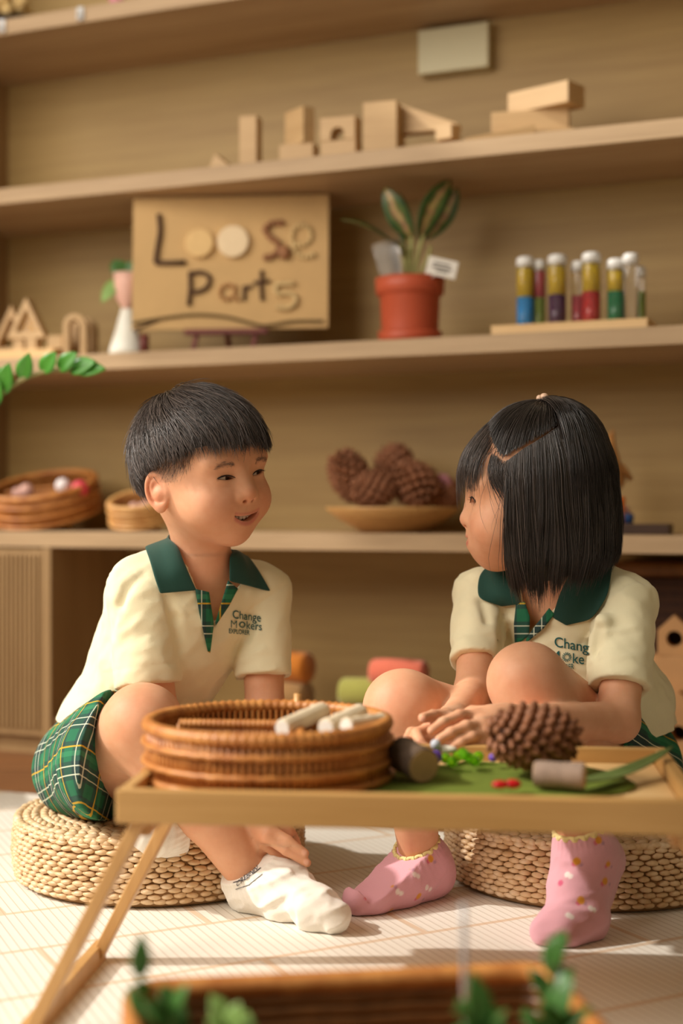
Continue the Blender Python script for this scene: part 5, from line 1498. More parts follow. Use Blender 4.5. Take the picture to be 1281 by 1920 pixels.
def logo_a(kid, cx, cy, R, sdf, parent, burst):
    import itertools
    mb_v, mb_f = [], []
    n = 14 if burst else 12
    for i in range(n):
        a = 2*PI*i/n; c, s = math.cos(a), math.sin(a); r0, r1, w = (R*.45, R, R*.09) if burst else (R*.62, R*1.02, R*.2)
        k = len(mb_v)
        for rr, ww in ((r0, -w), (r0, w), (r1, w), (r1, -w)): mb_v.append((cx+c*rr-s*ww, cy+s*rr+c*ww))
        mb_f.append((k, k+1, k+2, k+3))
    V = on_cloth(np.array(mb_v), sdf, .0012); return new_obj('printed_logo', mesh_np('printed_logo', V, mb_f, False), M_INK, parent)
text_on(B, 'Change', 436, 1159, 22, B.cloth, 'printed_word', M_INK, shirt, slope=.10, squeeze=.80, bold=.004)
text_on(B, 'M', 432, 1177, 21, B.cloth, 'printed_word', M_INK, shirt, slope=.06, squeeze=.86, bold=-.012)
logo_a(B, 454.5, 1171.5, 5.8, B.cloth, shirt, False)
text_on(B, 'kers', 461.5, 1179, 22, B.cloth, 'printed_word', M_INK, shirt, slope=.08, squeeze=.78, bold=.004)
text_on(B, 'EXPLORER', 429, 1187, 12.5, B.cloth, 'printed_word', M_INK, shirt, slope=.06, squeeze=.66, bold=.01)

# boy's shorts
S = SDF(); S.ell(pel-u_*.012, (.090, .078, .076), BT); eS1 = P(203, 1434, 1.745); eS2 = P(400, 1440, 1.80)
S.cone(P(150, 1440, 1.88), P(104, 1444, 1.86), .045, .014, k=.04)
def shorts_leg(S, cones, E, d, k=.02, tun=None):
    g = SDF()
    for a, b, ra, rb in cones: g.cone(a, b, ra, rb, k=.02)
    g.func(lambda p: -((p-E) @ d), E, .30, op='s')
    if tun: g.cone(E-d*tun[1], E+d*.1, tun[0], tun[0]+.006, op='s')
    S.group(g, k)
shorts_leg(S, [(hR, eS1+(eS1-hR)*.5, .070, .067), (hR, hR+(kR-hR)*.7, .072, .064)], eS1, unit((.96, -.12, -.06)))
shorts_leg(S, [(hL, eS2+(eS2-hL)*.3, .072, .064)], eS2, unit(kL-hL), .02, (.054, .03))
full = SDF(); full.group(S); full.func(folds(17, 30, .0022, (0, .6, 1)), pel, .30, op='d')
full.func(lambda p: p[:, 2]-PH-.0005, pel, .4, op='s')
shorts_b = full
lo, hi = S.bounds()
tx = unit(kR-hR)
cloth_obj(B, full, 'plaid_shorts', M_PLAID, bo, lo-.01, hi+.01, .0028, plaid=lambda V: np.stack(((V-hR) @ np.array((.85, -.5, .15)), (V-hR) @ np.array((.05, .35, .93)), V[:, 0]*0), 1))

# socks
def sock(kid, chain_, rs, name, col, parent, cuff_pt, cuff_dir, rib_len=.03, ptrn=None, ell=None, wr=.0014, h=.0017):
    S = SDF(); S.chain(chain_[0], rs[0], kk=.02)
    for c, r in zip(chain_[1:], rs[1:]): S.chain(c, r, k=.022, kk=.02)
    cd = unit(cuff_dir); A = axis_frame(cd); cp = np.asarray(cuff_pt)
    def rib(p):
        q = (p-cp) @ A; ang = np.arctan2(q[:, 1], q[:, 2]); return .0006*np.cos(ang*34)*np.exp(-np.clip(q[:, 0]-rib_len, 0, 1)/.01)
    full = SDF(); full.group(S); full.func(rib, cp, .12, op='d'); full.func(folds(31+len(ptrn or []), 55, wr, np.cross(cd, (0, 1, .2))), chain_[0][1], .14, op='d')
    full.func(lambda p: (p-cp) @ cd, cp, .06, op='s')            # open end of the sock
    full.func(lambda p: p[:, 2]-MZ-.0006, chain_[0][1], .3, op='s') if not (ell or False) else None
    lo, hi = S.bounds(); V, Q = surf(full, lo-.01, hi+.01, h); V = relax(V, Q, 1, .5); Q = vol_fix(V, Q); me = mesh_np(name, V, Q)
    C = np.tile(np.array(col), (len(V), 1))
    for c, r, colr in (ptrn or []):
        m = np.clip((r-np.linalg.norm(V-c, axis=1))/.0012, 0, 1)[:, None]; C = C*(1-m)+np.array(colr)*m
    attr_color(me, 'Col', C); return new_obj(name, me, M_SOCK, parent), full
WSOCK = lin(236, 230, 218)
cB = P(458, 1622, 1.682); heel = PF(482, 1.700, .034); mid = PF(535, 1.652, .036); bl = PF(592, 1.606, .0295); toe = PF(628, 1.588, .0260)
sk, sS = sock(B, [[cB, P(480, 1655, 1.688), heel], [P(482, 1655, 1.684), mid, bl, toe], [heel, mid]], [[.0300, .0310, .0265], [.029, .0275, .0215, .0175], [.0255, .0265]], 'sock', WSOCK, bo, cB, P(480, 1655, 1.688)-cB, .02, wr=.0030)
M_GREY = m_plain('grey_sock_print', lin(84, 82, 88), .9)
loft_px(B, [(437, 1654), (462, 1647), (489, 1626)], [(437, 1655.2), (462, 1648.2), (489, 1627.2)], sS, .0007, 'sock_stripe', M_GREY, sk, False, 10, 2, .0003)
loft_px(B, [(442, 1667), (466, 1659), (492, 1638)], [(442, 1668.2), (466, 1660.2), (492, 1639.2)], sS, .0007, 'sock_stripe', M_GREY, sk, False, 10, 2, .0003)
text_on(B, 'CREBNN', 443, 1664, 15, sS, 'sock_print', M_GREY, sk, slope=-.58, squeeze=.68, bold=.004, off=.0007)
cB2 = P(338, 1548, 1.706)
sk2, _ = sock(B, [[cB2, P(318, 1552, 1.70), P(300, 1556, 1.695)], [P(318, 1553, 1.70), P(290, 1558, 1.66), P(276, 1560, 1.645)]], [[.028, .029, .025], [.027, .024, .019]], 'sock', WSOCK, bo, cB2, P(318, 1552, 1.70)-cB2, .02, ell=True)

# boy's hair: strands combed from the crown
def fin(ax, c): ax = np.asarray(ax); return ax
HC = np.array((0, -.007, .030)); HR = np.array((.0705, .083, .077))
def boy_dir(cr, a, th):
    cr = unit(cr); e1 = unit(np.array((0, 1, 0))-cr*cr[1]); e2 = np.cross(e1, cr)
    return np.cos(th)[..., None]*cr+np.sin(th)[..., None]*(np.cos(a)[..., None]*e1+np.sin(a)[..., None]*e2)
CR = (0.0, -.42, .91)
def boy_strands(n, seed, lift, jz, len_lo, len_hi):
    r = np.random.RandomState(seed); a = r.uniform(-PI, PI, n); m = 9
    thg = np.linspace(.02, 2.6, 160); th_e = np.zeros(n)
    ez_ = end_z(a)+r.normal(0, jz, n)
    D = boy_dir(CR, a[:, None].repeat(160, 1), thg[None].repeat(n, 0)); Z = HC[2]+HR[2]*1.10*D[..., 2]
    th_e = thg[np.argmax(Z < ez_[:, None], axis=1)]
    L = r.uniform(len_lo, len_hi, n); th1 = np.where(r.rand(n) < .40, th_e, r.uniform(.35, 1, n)*th_e); th0 = np.maximum(.02, th1-L)
    t = np.linspace(0, 1, m)[None]; th = th0[:, None]+(th1-th0)[:, None]*t
    ac = np.round(a*17+r.normal(0, .25, n))/17; aa = a[:, None]+((ac-a)*.55+r.normal(0, .10, n))[:, None]*t**1.5+.13*np.sin(th*2+1)+(.07*np.sin(a*5+seed)+.05*np.sin(a*13))[:, None]*t
    D = boy_dir(CR, aa, th); lf = lift[0]+(lift[1]-lift[0])*t*(r.uniform(.55, 1.15, n)+.22*np.sin(ac*31))[:, None]
    frontal = np.clip(np.cos(aa), 0, 1)*np.clip((th-.9)/.6, 0, 1)*.004
    nrm = D/HR; nrm /= np.linalg.norm(nrm, axis=2, keepdims=True)
    Pn = HC+D*HR+nrm*(lf+frontal)[..., None]
    Pn[..., 2] -= (t**2*.002)
    return strands(Pn, r.uniform(.00028, .00050, n), np.clip(r.beta(1.2, 3, n)+.25*(np.sin(ac*19) > .6)*r.rand(n), 0, 1))  # random strand tones, with lighter clumps painted in as highlights
def capf(s, t):
    a = np.array(-PI+2*PI*s); thg = np.linspace(.02, 2.6, 200); D = boy_dir(CR, a.repeat(200), thg); Z = HC[2]+HR[2]*1.06*D[..., 2]; te = thg[np.argmax(Z < end_z(a)+.006)]
    d = boy_dir(CR, a, np.array(.01+te*t)); return HC+d*HR+unit(d/HR)*(.0055-.004*max(0, t-.75)/.25)
hair_mesh('hair', [boy_strands(9000, 1, (.0035, .0125), .0040, .40, .9), boy_strands(3500, 2, (.002, .008), .006, .4, .7), boy_strands(260, 3, (.006, .017), .006, .5, .8), grid_shell(capf, 64, 24, True)], B, bo)
# short faded hair over temples and around the ears
r = np.random.RandomState(5); Pn = []; tn = []
fB = hf
for i in range(9000):
    a = r.uniform(.85, PI)*r.choice((-1, 1)); zt = end_z(np.array(a))+.012; x = abs(math.degrees(a))
    zb = np.interp(x, [45, 60, 78, 92, 100, 125, 180], [.030, .012, -.012, .004, .006, -.035, -.046]); z = r.uniform(zb, zt)
    if r.rand() > .25+.75*(z-zb)/(zt-zb+1e-6): continue
    d = np.array((math.sin(a), math.cos(a))); f = math.sqrt(max(.02, 1-((z-HC[2])/HR[2])**2)); p = np.array((HR[0]*f*d[0], HC[1]+HR[1]*f*d[1], z))
    if abs(p[0]) > .060 and -.030 < p[1] < .012 and z < .006: continue
    n = unit(np.array((p[0]/HR[0]**2, (p[1]-HC[1])/HR[1]**2, (z-HC[2])/HR[2]**2)))
    p = p+n*(-.0005); e = unit(n*.35+np.array((0, -.12, -.8)))*r.uniform(.005, .010); Pn.append([p, p+e*.5+n*.0010, p+e+n*.0012]); tn.append(r.uniform(.2, .9))
hair_mesh('short_side_hair', [strands(Pn, np.full(len(Pn), .00017), tn)], B, bo)

# ================================================================== girl
G = Kid(); G.label = 'girl in profile with a black bob haircut and pink socks sitting on the right pouf'
G.t = P(993, 938, 1.765); G.R = head_frame(math.radians(-94), 0, math.radians(2))
G.cfg = dict(eye=dict(w=.0122, hu=.0062, hl=.0046, slant=.08, dz=.0), mouth=dict(z=-.0465, w=.0160, open=.0056, smile=-3.0, y=.0735, curve=26.0), gaze=(0.05, -.02), brow=.45)
pel, nb = P(1125, 1435, 1.87), P(1040, 1078, 1.81)
sR, sL = P(904, 1116, 1.835), P(1172, 1134, 1.745)
eR, wR = P(888, 1300, 1.735), P(850, 1352, 1.59); eL, wL = P(1160, 1352, 1.665), P(948, 1352, 1.532)
hR, kR, aR = P(1050, 1440, 1.83), P(757, 1330, 1.66), P(785, 1592, 1.728)
hL, kL, aL = P(1160, 1435, 1.84), P(990, 1280, 1.645), P(1088, 1562, 1.60)
hf, G.lips = head_field(G.cfg)
S = SDF(); G.body = S
S.func(lambda p: hf((p-G.t) @ G.R), G.t+G.R @ np.array((0, 0, .005)), .135)
u_ = unit(nb-pel); r_ = unit(sR-sL); r_ = unit(r_-u_*r_.dot(u_)); f_ = np.cross(u_, r_); GT = np.stack((r_, f_, u_), 1)
G.neck = SDF().cone(G.t+G.R @ np.array((0, -.020, -.045)), nb, .037, .038)
S.cone(G.t+G.R @ np.array((0, -.020, -.045)), nb+u_*.004, .035, .036, k=.022)
at = lambda t: pel+(nb-pel)*t
S.ell(at(.72), (.080, .056, .09), GT, k=.02); S.ell(at(.32), (.078, .064, .10), GT, k=.03); S.ell(at(.04), (.084, .070, .07), GT, k=.03)
S.cone(nb-u_*.012, sR, .030, .028, k=.02); S.cone(nb-u_*.012, sL, .030, .028, k=.02)
S.chain([sR, eR, wR], [.029, .0225, .0172], k=.01, kk=.012)
S.chain([sL, eL, wL], [.030, .0235, .0175], k=.01, kk=.012)
for h_, k_, a_, cb in ((hR, kR, aR, .034), (hL, kL, aL, .034)):
    g = SDF(); g.cone(h_, k_, .060, .044); g.cone(k_, a_, .039, .0245, k=.02); v = a_-k_
    back = unit(np.cross(np.cross(v, h_-k_), v)); g.ell(k_+v*.33+back*.010, (.07, cb, cb), axis_frame(v), k=.03); g.ell(k_+unit(k_-(h_+a_)/2)*.006, (.034, .032, .032), k=.02)
    S.group(g, .004)
# left hand on top, fingers pointing left over the beads
pl0, pl1 = P(925, 1352, 1.522), P(898, 1350, 1.508)
GF = [[P(893, 1341, 1.512), P(862, 1341, 1.498), P(832, 1354, 1.488), P(810, 1370, 1.482)],
      [P(904, 1358, 1.500), P(874, 1362, 1.486), P(846, 1374, 1.478), P(824, 1387, 1.474)],
      [P(912, 1374, 1.496), P(885, 1382, 1.482), P(864, 1392, 1.476), P(850, 1400, 1.474)],
      [P(922, 1386, 1.498), P(902, 1394, 1.488), P(886, 1402, 1.482)]]
hand(S, wL, (pl0, pl1), GF, [P(915, 1340, 1.53), P(885, 1335, 1.535), P(862, 1345, 1.535), P(845, 1356, 1.532)], r=.0060, wr=.0175)
# right hand behind and below, index bent over the tray, thumb up
pr0, pr1 = P(838, 1356, 1.555), P(818, 1362, 1.54)
GR = [[P(808, 1366, 1.535), P(782, 1376, 1.518), P(788, 1392, 1.500), P(803, 1406, 1.494)],
      [P(802, 1372, 1.545), P(772, 1374, 1.535), P(764, 1384, 1.525)],
      [P(810, 1384, 1.548), P(785, 1394, 1.535), P(780, 1404, 1.525)],
      [P(820, 1392, 1.55), P(800, 1402, 1.54), P(795, 1408, 1.53)]]
hand(S, wR, (pr0, pr1), GR, [P(832, 1346, 1.545), P(812, 1342, 1.528), P(794, 1346, 1.515)], r=.0060, wr=.0172)
G.nails = [(P(806, 1369, 1.474), .0042), (P(820, 1385, 1.467), .0042), (P(801, 1403, 1.488), .0045), (P(793, 1350, 1.508), .0048)]
G.knuckles = [(kR+np.array((-.01, -.035, .02)), .04), (kL+np.array((0, -.04, .0)), .035), (GF[0][0], .012), (GF[1][0], .012), (GF[0][1], .01)]
hc = G.t
G.boxes = [(hc-np.array((.112, .105, .098)), hc+np.array((.112, .105, .125)), .0014), (P(748, 1420, 1.44), P(940, 1318, 1.60), .0014)]
lo, hi = S.bounds(); G.lo, G.hi = lo-.01, hi+.01
go = make_person(G)
teeth(G, 3)

# girl's polo shirt
S = SDF()
S.ell(at(.74), (.092, .070, .105), GT); S.ell(at(.36), (.094, .082, .12), GT, k=.04); S.ell(at(.08)+f_*.004, (.100, .088, .085), GT, k=.04)
S.cone(at(.22)-f_*.04+r_*-.05, P(1222, 1352, 1.88), .05, .020, k=.05)
S.cone(nb-u_*.020, sR, .037, .036, k=.03); S.cone(nb-u_*.020, sL, .037, .037, k=.03)
E1, E2 = sR+(eR-sR)*.70, sL+(eL-sL)*.72; d1, d2 = unit(E1-sR), unit(E2-sL)
sleeves(S, ((sR, E1, d1, .036, .0305, .0245, .006), (sL, E2, d2, .038, .0345, .0265, .006)))
S.cone(P(1132, 1165, 1.70), P(1112, 1288, 1.715), .010, .006, k=.012)
gsolid = S; full = SDF(); full.group(S)
full.func(folds(23, 24, .0026, (-.4, .2, .8)), at(.4), .30, op='d'); full.func(folds(57, 48, .0012, (-.6, .1, .6)), at(.5), .30, op='d')
full.func(folds(29, 45, .0018, (1, 0, .2)), sL, .20, op='d')
for E, d in ((E1, d1), (E2, d2)):
    full.func(ring_groove(E, d, .06, -.020, .0007), E, .09, op='d'); full.func(ring_groove(E, d, .06, -.0235, -.0004), E, .09, op='d')
for sh, d in ((sR, d1), (sL, d2)): full.func(ring_groove(sh+d*.004, d+r_*(.8 if sh is sR else -.8), .075, 0, .0014, .0016), sh, .09, op='d')
cutsl = SDF()
cutsl.cone(nb-u_*.016+f_*.004, nb+u_*.10, .0500, .055)
v0 = on_cloth(np.array([(989, 1196)], float), gsolid, 0)[0]; vx = unit(np.array((.96, 0, -.26))); vz = unit(np.cross(np.cross(vx, u_), vx))
cutsl.func((lambda v0, vx, vz, f_: lambda p: np.maximum(np.maximum(np.abs((p-v0) @ vx)-.44*np.maximum((p-v0) @ vz, 0)+.0005, -((p-v0) @ f_)-.05), ((p-v0) @ vz)-.12))(v0, vx, vz, f_), v0+u_*.05, .11)
full.group(cutsl, k=.001, op='s')
full.func(lambda p: (P(1150, 1372, 1.85)-p) @ np.array((0, 0, 1.0)), at(0), .35, op='s') if False else full.func(lambda p: (p-P(1150, 1378, 1.85)) @ unit(np.array((-.15, 0, 1.0))), at(0), .35, op='s')
lo, hi = S.bounds()
creases(full, gsolid, [[(905, 1128), (913, 1165)], [(945, 1150), (940, 1195), (938, 1235)], [(1122, 1180), (1116, 1225)]])
G.cloth = full
gshirt = cloth_obj(G, full, 'polo_shirt', M_CREAM, go, lo-.01, hi+.01, .0026)
collar(G, gsolid, nb, r_, f_, u_, collar_rows(G, gsolid, nb, r_, f_, u_, [((977, 1133), (940, 1137)), ((973, 1116), (901, 1124)), ((964, 1088), (896, 1097)), ((957, 1064), (908, 1066))], BACK, [((1086, 1052), (1147, 1070)), ((1068, 1078), (1140, 1115)), ((1050, 1112), (1110, 1160)), ((1036, 1158), (1062, 1173))]), 'collar', M_COLLAR, gshirt)
loft_px(G, [(968, 1132), (964, 1170), (966, 1212)], [(984, 1128), (994, 1158), (992, 1192)], gsolid, .0048, 'placket', M_PLAID, gshirt)
loft_px(G, [(1030, 1140), (1005, 1172), (988, 1196)], [(1040, 1152), (1018, 1180), (986, 1206)], gsolid, .0048, 'placket', M_PLAID, gshirt)
text_on(G, 'Chang', 1039, 1212, 27, G.cloth, 'printed_word', M_INK, gshirt, slope=.16, squeeze=.93, bold=.006)
text_on(G, 'M', 1031, 1239, 27, G.cloth, 'printed_word', M_INK, gshirt, slope=0, squeeze=.95, bold=.006)
logo_a(G, 1063, 1232, 9, G.cloth, gshirt, True)
text_on(G, 'ke', 1073, 1243, 27, G.cloth, 'printed_word', M_INK, gshirt, slope=.10, squeeze=.90, bold=.006)
text_on(G, 'EXPLORER', 1032, 1258, 15, G.cloth, 'printed_word', M_INK, gshirt, slope=-.05, squeeze=.62, bold=.01)

# girl's shorts
S = SDF(); S.ell(pel-u_*.008, (.104, .090, .080), GT); eS1, eS2 = P(872, 1372, 1.725), P(1096, 1372, 1.755)
for E, h_, k_ in ((eS1, hR, kR), (eS2, hL, kL)): shorts_leg(S, [(h_, E+(E-h_)*.4, .070, .060)], E, unit(k_-h_), .03, (.053, .035))
full = SDF(); full.group(S); full.func(folds(37, 30, .0020, (0, .6, 1)), pel, .30, op='d'); full.func(lambda p: p[:, 2]-PH-.0005, pel, .4, op='s')
lo, hi = S.bounds()
cloth_obj(G, full, 'plaid_shorts', M_PLAID, go, lo-.01, hi+.01, .0028, plaid=lambda V: np.stack(((V-hR) @ np.array((.75, -.6, .2)), (V-hR) @ np.array((.1, .4, .9)), V[:, 0]*0), 1))

# pink socks with little prints and a scalloped cream edge
PINK = lin(222, 164, 176); OR_ = lin(222, 150, 36); WH = lin(240, 226, 220); PK2 = lin(214, 96, 130); LIL = lin(188, 140, 158)
def frill(cp, d, r, par):
    A = axis_frame(d); mb = MB(); n = 120
    mb.tube([cp+A @ np.array((.0014*math.cos(i*PI*2/n*17), r*math.cos(2*PI*i/n), r*math.sin(2*PI*i/n))) for i in range(n)], [.0030+.0011*math.cos(i*PI*2/n*17) for i in range(n)], 6, closed=True)
    return mb.build('scalloped_edge', M_FRILL, par, smooth=True)
M_FRILL = m_plain('butter_yarn', lin(236, 216, 150), .9, .06, 200, .2)
def print_pts(Ssd, pxs, Y0=1.3):
    V = on_cloth(np.array([(p[0], p[1]) for p in pxs], float), Ssd, 0, Y0); return [(V[i], pxs[i][2], pxs[i][3]) for i in range(len(pxs))]
def make_pink(chains, rs, cp, cd, pxs, r, lo_=False):
    T = SDF(); T.chain(chains[0], rs[0], kk=.02)
    for c, q in zip(chains[1:], rs[1:]): T.chain(c, q, k=.022, kk=.02)
    pt_ = print_pts(T, pxs); o, T2 = sock(G, chains, rs, 'sock', PINK, go, cp, cd, .0, ptrn=pt_, wr=.0014); frill(np.asarray(cp), cd, r, o); return o
def flower(x, y, s=1): return [(x-5*s, y+5*s, .0034*s, PK2), (x+8*s, y+6*s, .0030*s, LIL), (x, y, .0050*s, OR_)]
def bunny(x, y): return [(x, y, .0040, WH), (x+6, y+3, .0036, WH)]
cp = P(780, 1584, 1.726); an = P(794, 1620, 1.735); he = PF(806, 1.742, .0325)
make_pink([[cp, an, he], [an, PF(748, 1.702, .036), PF(700, 1.672, .0285), PF(668, 1.660, .0245)], [he, PF(748, 1.702, .034)]], [[.0270, .0275, .0250], [.0265, .0250, .0205, .0165], [.0240, .0240]], cp, an-cp,
    flower(766, 1624)+flower(808, 1610)+flower(734, 1657)+flower(785, 1680)+flower(690, 1680, .8)+flower(732, 1706, .9)+bunny(778, 1640)+bunny(746, 1672)+bunny(800, 1664), .0275)
cp = P(1088, 1553, 1.598); an = P(1098, 1600, 1.602); he = P(1128, 1614, 1.622)
make_pink([[cp, an], [an, P(1082, 1668, 1.588), PF(1080, 1.572, .033)], [an, he, P(1104, 1668, 1.612), PF(1092, 1.585, .030)], [PF(1085, 1.575, .030), PF(1040, 1.556, .0235), PF(1018, 1.548, .0200)], [PF(1092, 1.572, .026), PF(1060, 1.548, .0215)]],
    [[.0285, .0290], [.0290, .0285, .0240], [.0270, .0215, .0230, .0220], [.0225, .0165, .0125], [.0220, .0180]], cp, an-cp,
    flower(1082, 1615)+flower(1122, 1575)+flower(1134, 1652)+flower(1090, 1688)+flower(1140, 1620, .8)+bunny(1108, 1703)+bunny(1064, 1640)+[(1052, 1656, .004, PK2)]+bunny(1066, 1716), .0290)

# girl's hair
YC = -.012
def env(z):
    zz = [-.16, -.125, -.100, -.070, -.030, .020]
    X = np.interp(z, zz, [.060, .066, .074, .082, .085, .081]); Yb = np.interp(z, zz, [.062, .070, .082, .0955, .0985, .0965])
    f = np.sqrt(np.clip(1-((z-.020)/.1035)**2, 0.0, 1)); f = np.where(z > .02, f, 1.0); return X*f, Yb*f
def hpos(a, z, k=1.0):
    X, Yb = env(z); return np.stack((k*X*np.sin(a), YC+k*Yb*np.cos(a), z), -1)
def part_z(a):
    x = np.abs(np.degrees(a)); return np.interp(x, [50, 58, 75, 100, 115, 140, 180], [.030, .044, .062, .082, .092, .108, .113])
def side_hair(n, seed, kr, tone):
    r = np.random.RandomState(seed); m = 16; a = r.uniform(math.radians(63), PI, n)*r.choice((-1, 1), n)
    a = np.where(r.rand(n) < .12, np.sign(a)*r.uniform(math.radians(61), math.radians(74), n), a)
    z0 = part_z(a)-np.abs(r.normal(0, .012, n))*(r.rand(n) < .6); z1 = np.interp(np.abs(np.degrees(a)), [55, 70, 100, 125, 150, 180], [-.108, -.109, -.103, -.092, -.076, -.064])+.006*np.sin(a*9)+r.normal(0, .006, n)-(r.rand(n) < .14)*r.uniform(0, .020, n)+(r.rand(n) < .2)*r.uniform(0, .05, n)
    t = np.linspace(0, 1, m)[None]; ts = t**.85; z = z0[:, None]+(z1-z0)[:, None]*ts
    k = r.uniform(kr[0], kr[1], n)[:, None]*(1+(.016*np.sin(a*17)+.010*np.sin(a*41+1))[:, None]*t**.6+.008*np.sin(t*7+a[:, None]*13)*t); k = .955*(1-np.clip(t*6, 0, 1))+k*np.clip(t*6, 0, 1)
    aa = a[:, None]+(.07*np.sin(a*11)+.05*np.sin(a*31)+r.normal(0, .045, n))[:, None]*t*(.6+.4*t)+.012*np.sin(t*9+a[:, None]*19)*t+np.sign(a)[:, None]*.10*t**2*(np.abs(a)[:, None] < 1.6)*-.4+np.sign(a)[:, None]*.02
    return strands(hpos(aa, z, k), r.uniform(.0003, .00055, n), np.clip((r.beta(1.2, 6, n)+.22*np.clip(np.sin(a*29)+np.sin(a*47), 0, 2)*r.rand(n))*tone, 0, 1))  # random strand tones, lighter clumps stand in for weak highlights
def shell(side):
    def f(s, t):
        a = side*(math.radians(66)+(PI-math.radians(66))*s); z0 = part_z(np.array(a))-.001; z = z0+(np.interp(math.degrees(abs(a)), [55, 100, 125, 150, 180], [-.102, -.096, -.085, -.070, -.058])-z0)*t; k = .94+.015*min(1, t*3)
        return hpos(np.array(a), np.array(z), k)
    return grid_shell(f, 40, 30)
CLIP = np.array((-.010, -.022, .1225))
def sdir(p): d = (np.asarray(p)-np.array((0, YC, .020)))/np.array((.083, .0985, .1035)); return d/np.linalg.norm(d, axis=-1, keepdims=True)
def top_hair(n, seed):
    r = np.random.RandomState(seed); m = 12; a = r.uniform(-1.9, 1.9, n); x = np.abs(np.degrees(a))
    zf = np.interp(x, [0, 25, 45, 58, 75, 100, 115], [.092, .090, .072, .050, .066, .085, .095])
    z = zf+np.abs(r.normal(0, .012, n)); d0 = sdir(hpos(a, np.minimum(z, .119))); d1 = sdir(CLIP+r.normal(0, .0028, (n, 3)))
    t = np.linspace(0, 1, m)[None, :, None]; D = d0[:, None]*(1-t)+d1[:, None]*t; D /= np.linalg.norm(D, axis=2, keepdims=True)
    lift = (.945+r.uniform(.0, .055, n)[:, None, None]*np.sin(PI*t)**.8+.03*t)
    return strands(np.array((0, YC, .020))+D*np.array((.083, .0985, .1035))*lift, r.uniform(.00032, .0005, n), np.clip(r.beta(1.2, 6, n), 0, 1)*.7, .8)
def tail(n, seed):
    r = np.random.RandomState(seed); m = 14; a = r.uniform(1.9, 2*PI-1.9, n); t = np.linspace(0, 1, m)[None, :]
    ze = r.uniform(-.06, .05, n); c = CLIP+r.normal(0, .003, (n, 3)); out = []
    d0 = sdir(c)[:, None]; d1 = sdir(hpos(a, ze*0+.03))[:, None]; tt = t[..., None]
    D = d0*(1-tt)+d1*tt; D /= np.linalg.norm(D, axis=2, keepdims=True); Pn = np.array((0, YC, .020))+D*np.array((.083, .0985, .1035))*(1.0+.07*np.sin(PI*np.clip(tt*1.4, 0, 1))*r.uniform(.3, 1.2, n)[:, None, None]+.015)
    Pn[..., 2] -= (t**3)*r.uniform(.0, .05, n)[:, None]
    return strands(Pn, r.uniform(.00032, .0005, n), np.clip(r.beta(1.2, 6, n), 0, 1)*.7)
def bangs(n, seed, lo_=.022, spread=.95, jit=.006):
    r = np.random.RandomState(seed); m = 12; a = r.uniform(-spread, spread, n); t = np.linspace(0, 1, m)[None]
    z0 = np.interp(np.abs(a), [0, .5, .95], [.094, .086, .058])+r.normal(0, .004, n); z1 = lo_+r.normal(0, jit, n)+.004*np.sin(a*13)
    z = z0[:, None]+(z1-z0)[:, None]*t**1.1; k = .955+.120*np.sin(PI*np.clip(t*.66, 0, 1))*r.uniform(.7, 1.15, n)[:, None]
    aa = a[:, None]+r.normal(0, .05, n)[:, None]*t+.12*np.sin(a*6)[:, None]*t*.3
    X, Yb = env(z); Yf = Yb*.955+.002; Xf = X*.985
    z_ = np.clip(z, .03, 1); Pn = np.stack((k*Xf*np.sin(aa), YC+k*(Yf)*np.cos(aa), z), -1); return strands(Pn, r.uniform(.00022, .0004, n), np.clip(r.beta(1.5, 4, n), 0, 1))
def wisps(n, seed):
    r = np.random.RandomState(seed); m = 14; s = r.choice((-1, 1), n); a = s*r.uniform(.80, 1.05, n); t = np.linspace(0, 1, m)[None]
    z0 = r.uniform(.04, .055, n); z1 = r.uniform(-.11, -.0, n); z = z0[:, None]+(z1-z0)[:, None]*t; X, Yb = env(z)
    k = .97+r.uniform(-.02, .02, n)[:, None]; ab = a[:, None]+s[:, None]*(.10*np.sin(t*5+r.uniform(0, 6, n)[:, None])+r.uniform(-.1, .25, n)[:, None]*t**2); Pn = np.stack((k*X*np.sin(ab), YC+k*Yb*np.cos(ab)*(1+.05*t), z), -1); return strands(Pn, r.uniform(.00020, .0003, n), r.uniform(.1, .6, n))
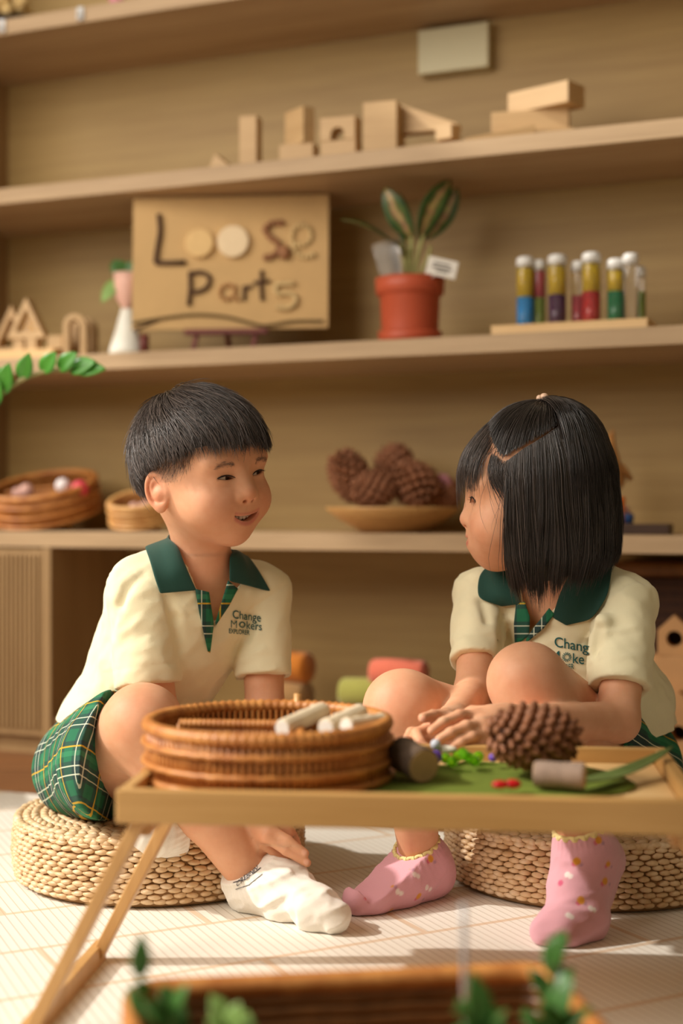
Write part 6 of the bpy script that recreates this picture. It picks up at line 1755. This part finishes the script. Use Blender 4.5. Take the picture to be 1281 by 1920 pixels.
def temple(n, seed):
    r = np.random.RandomState(seed); m = 12; s = r.choice((-1, 1), n); a = np.radians(r.uniform(47, 68, n)); t = np.linspace(0, 1, m)[None]
    z0 = np.interp(a, np.radians([47, 60, 68]), [.060, .048, .052])-np.abs(r.normal(0, .004, n)); z1 = .012+r.normal(0, .010, n)-.030*np.clip((np.degrees(a)-56)/12, 0, 1)
    z = z0[:, None]+(z1-z0)[:, None]*t; k = .955+.035*np.sin(PI*np.clip(t*.8, 0, 1))*r.uniform(.5, 1.2, n)[:, None]
    aa = a[:, None]+np.radians(r.uniform(4, 13, n))[:, None]*t**1.3-.05*np.sin(PI*t)
    return strands(hpos(s[:, None]*aa, z, k), r.uniform(.00022, .0004, n), np.clip(r.beta(1.3, 5, n), 0, 1))
def topcap():
    def f(s, t):
        a = -1.95+3.9*s; x = abs(math.degrees(a)); z0 = np.interp(x, [0, 25, 45, 58, 75, 100, 115], [.094, .092, .076, .054, .070, .089, .099])
        d = sdir(hpos(np.array(a), np.array(z0)))*(1-t)+sdir(CLIP)*t; d /= np.linalg.norm(d); return np.array((0, YC, .020))+d*np.array((.083, .0985, .1035))*.945
    return grid_shell(f, 40, 16)
def backcap():
    def f(s, t):
        a = 1.85+(2*PI-3.7)*s; d = sdir(hpos(np.array(a), np.array(.06)))*(1-t)+sdir(CLIP)*t; d /= np.linalg.norm(d); return np.array((0, YC, .020))+d*np.array((.083, .0985, .1035))*.965
    return grid_shell(f, 40, 16)
hair_mesh('hair', [side_hair(7500, 1, (.950, 1.0), .55), side_hair(600, 2, (.99, 1.02), .8), shell(1), shell(-1), topcap(), backcap(), top_hair(3000, 4), tail(2200, 5), bangs(520, 6, .022, .72), bangs(110, 9, .026, .95, .012), bangs(60, 7, .008, .8, .01), wisps(13, 8), temple(520, 12)], G, go)
mb = MB(); mb.ball(G.t+G.R @ (CLIP+np.array((0, 0, .004))), (.0055, .006, .005), 12, 8); mb.ball(G.t+G.R @ (CLIP+np.array((0, .006, .003))), (.004, .004, .004), 10, 8)
mb.build('hair_clip', m_plain('peach_clip', lin(240, 200, 170), .3, .03), go, smooth=True)
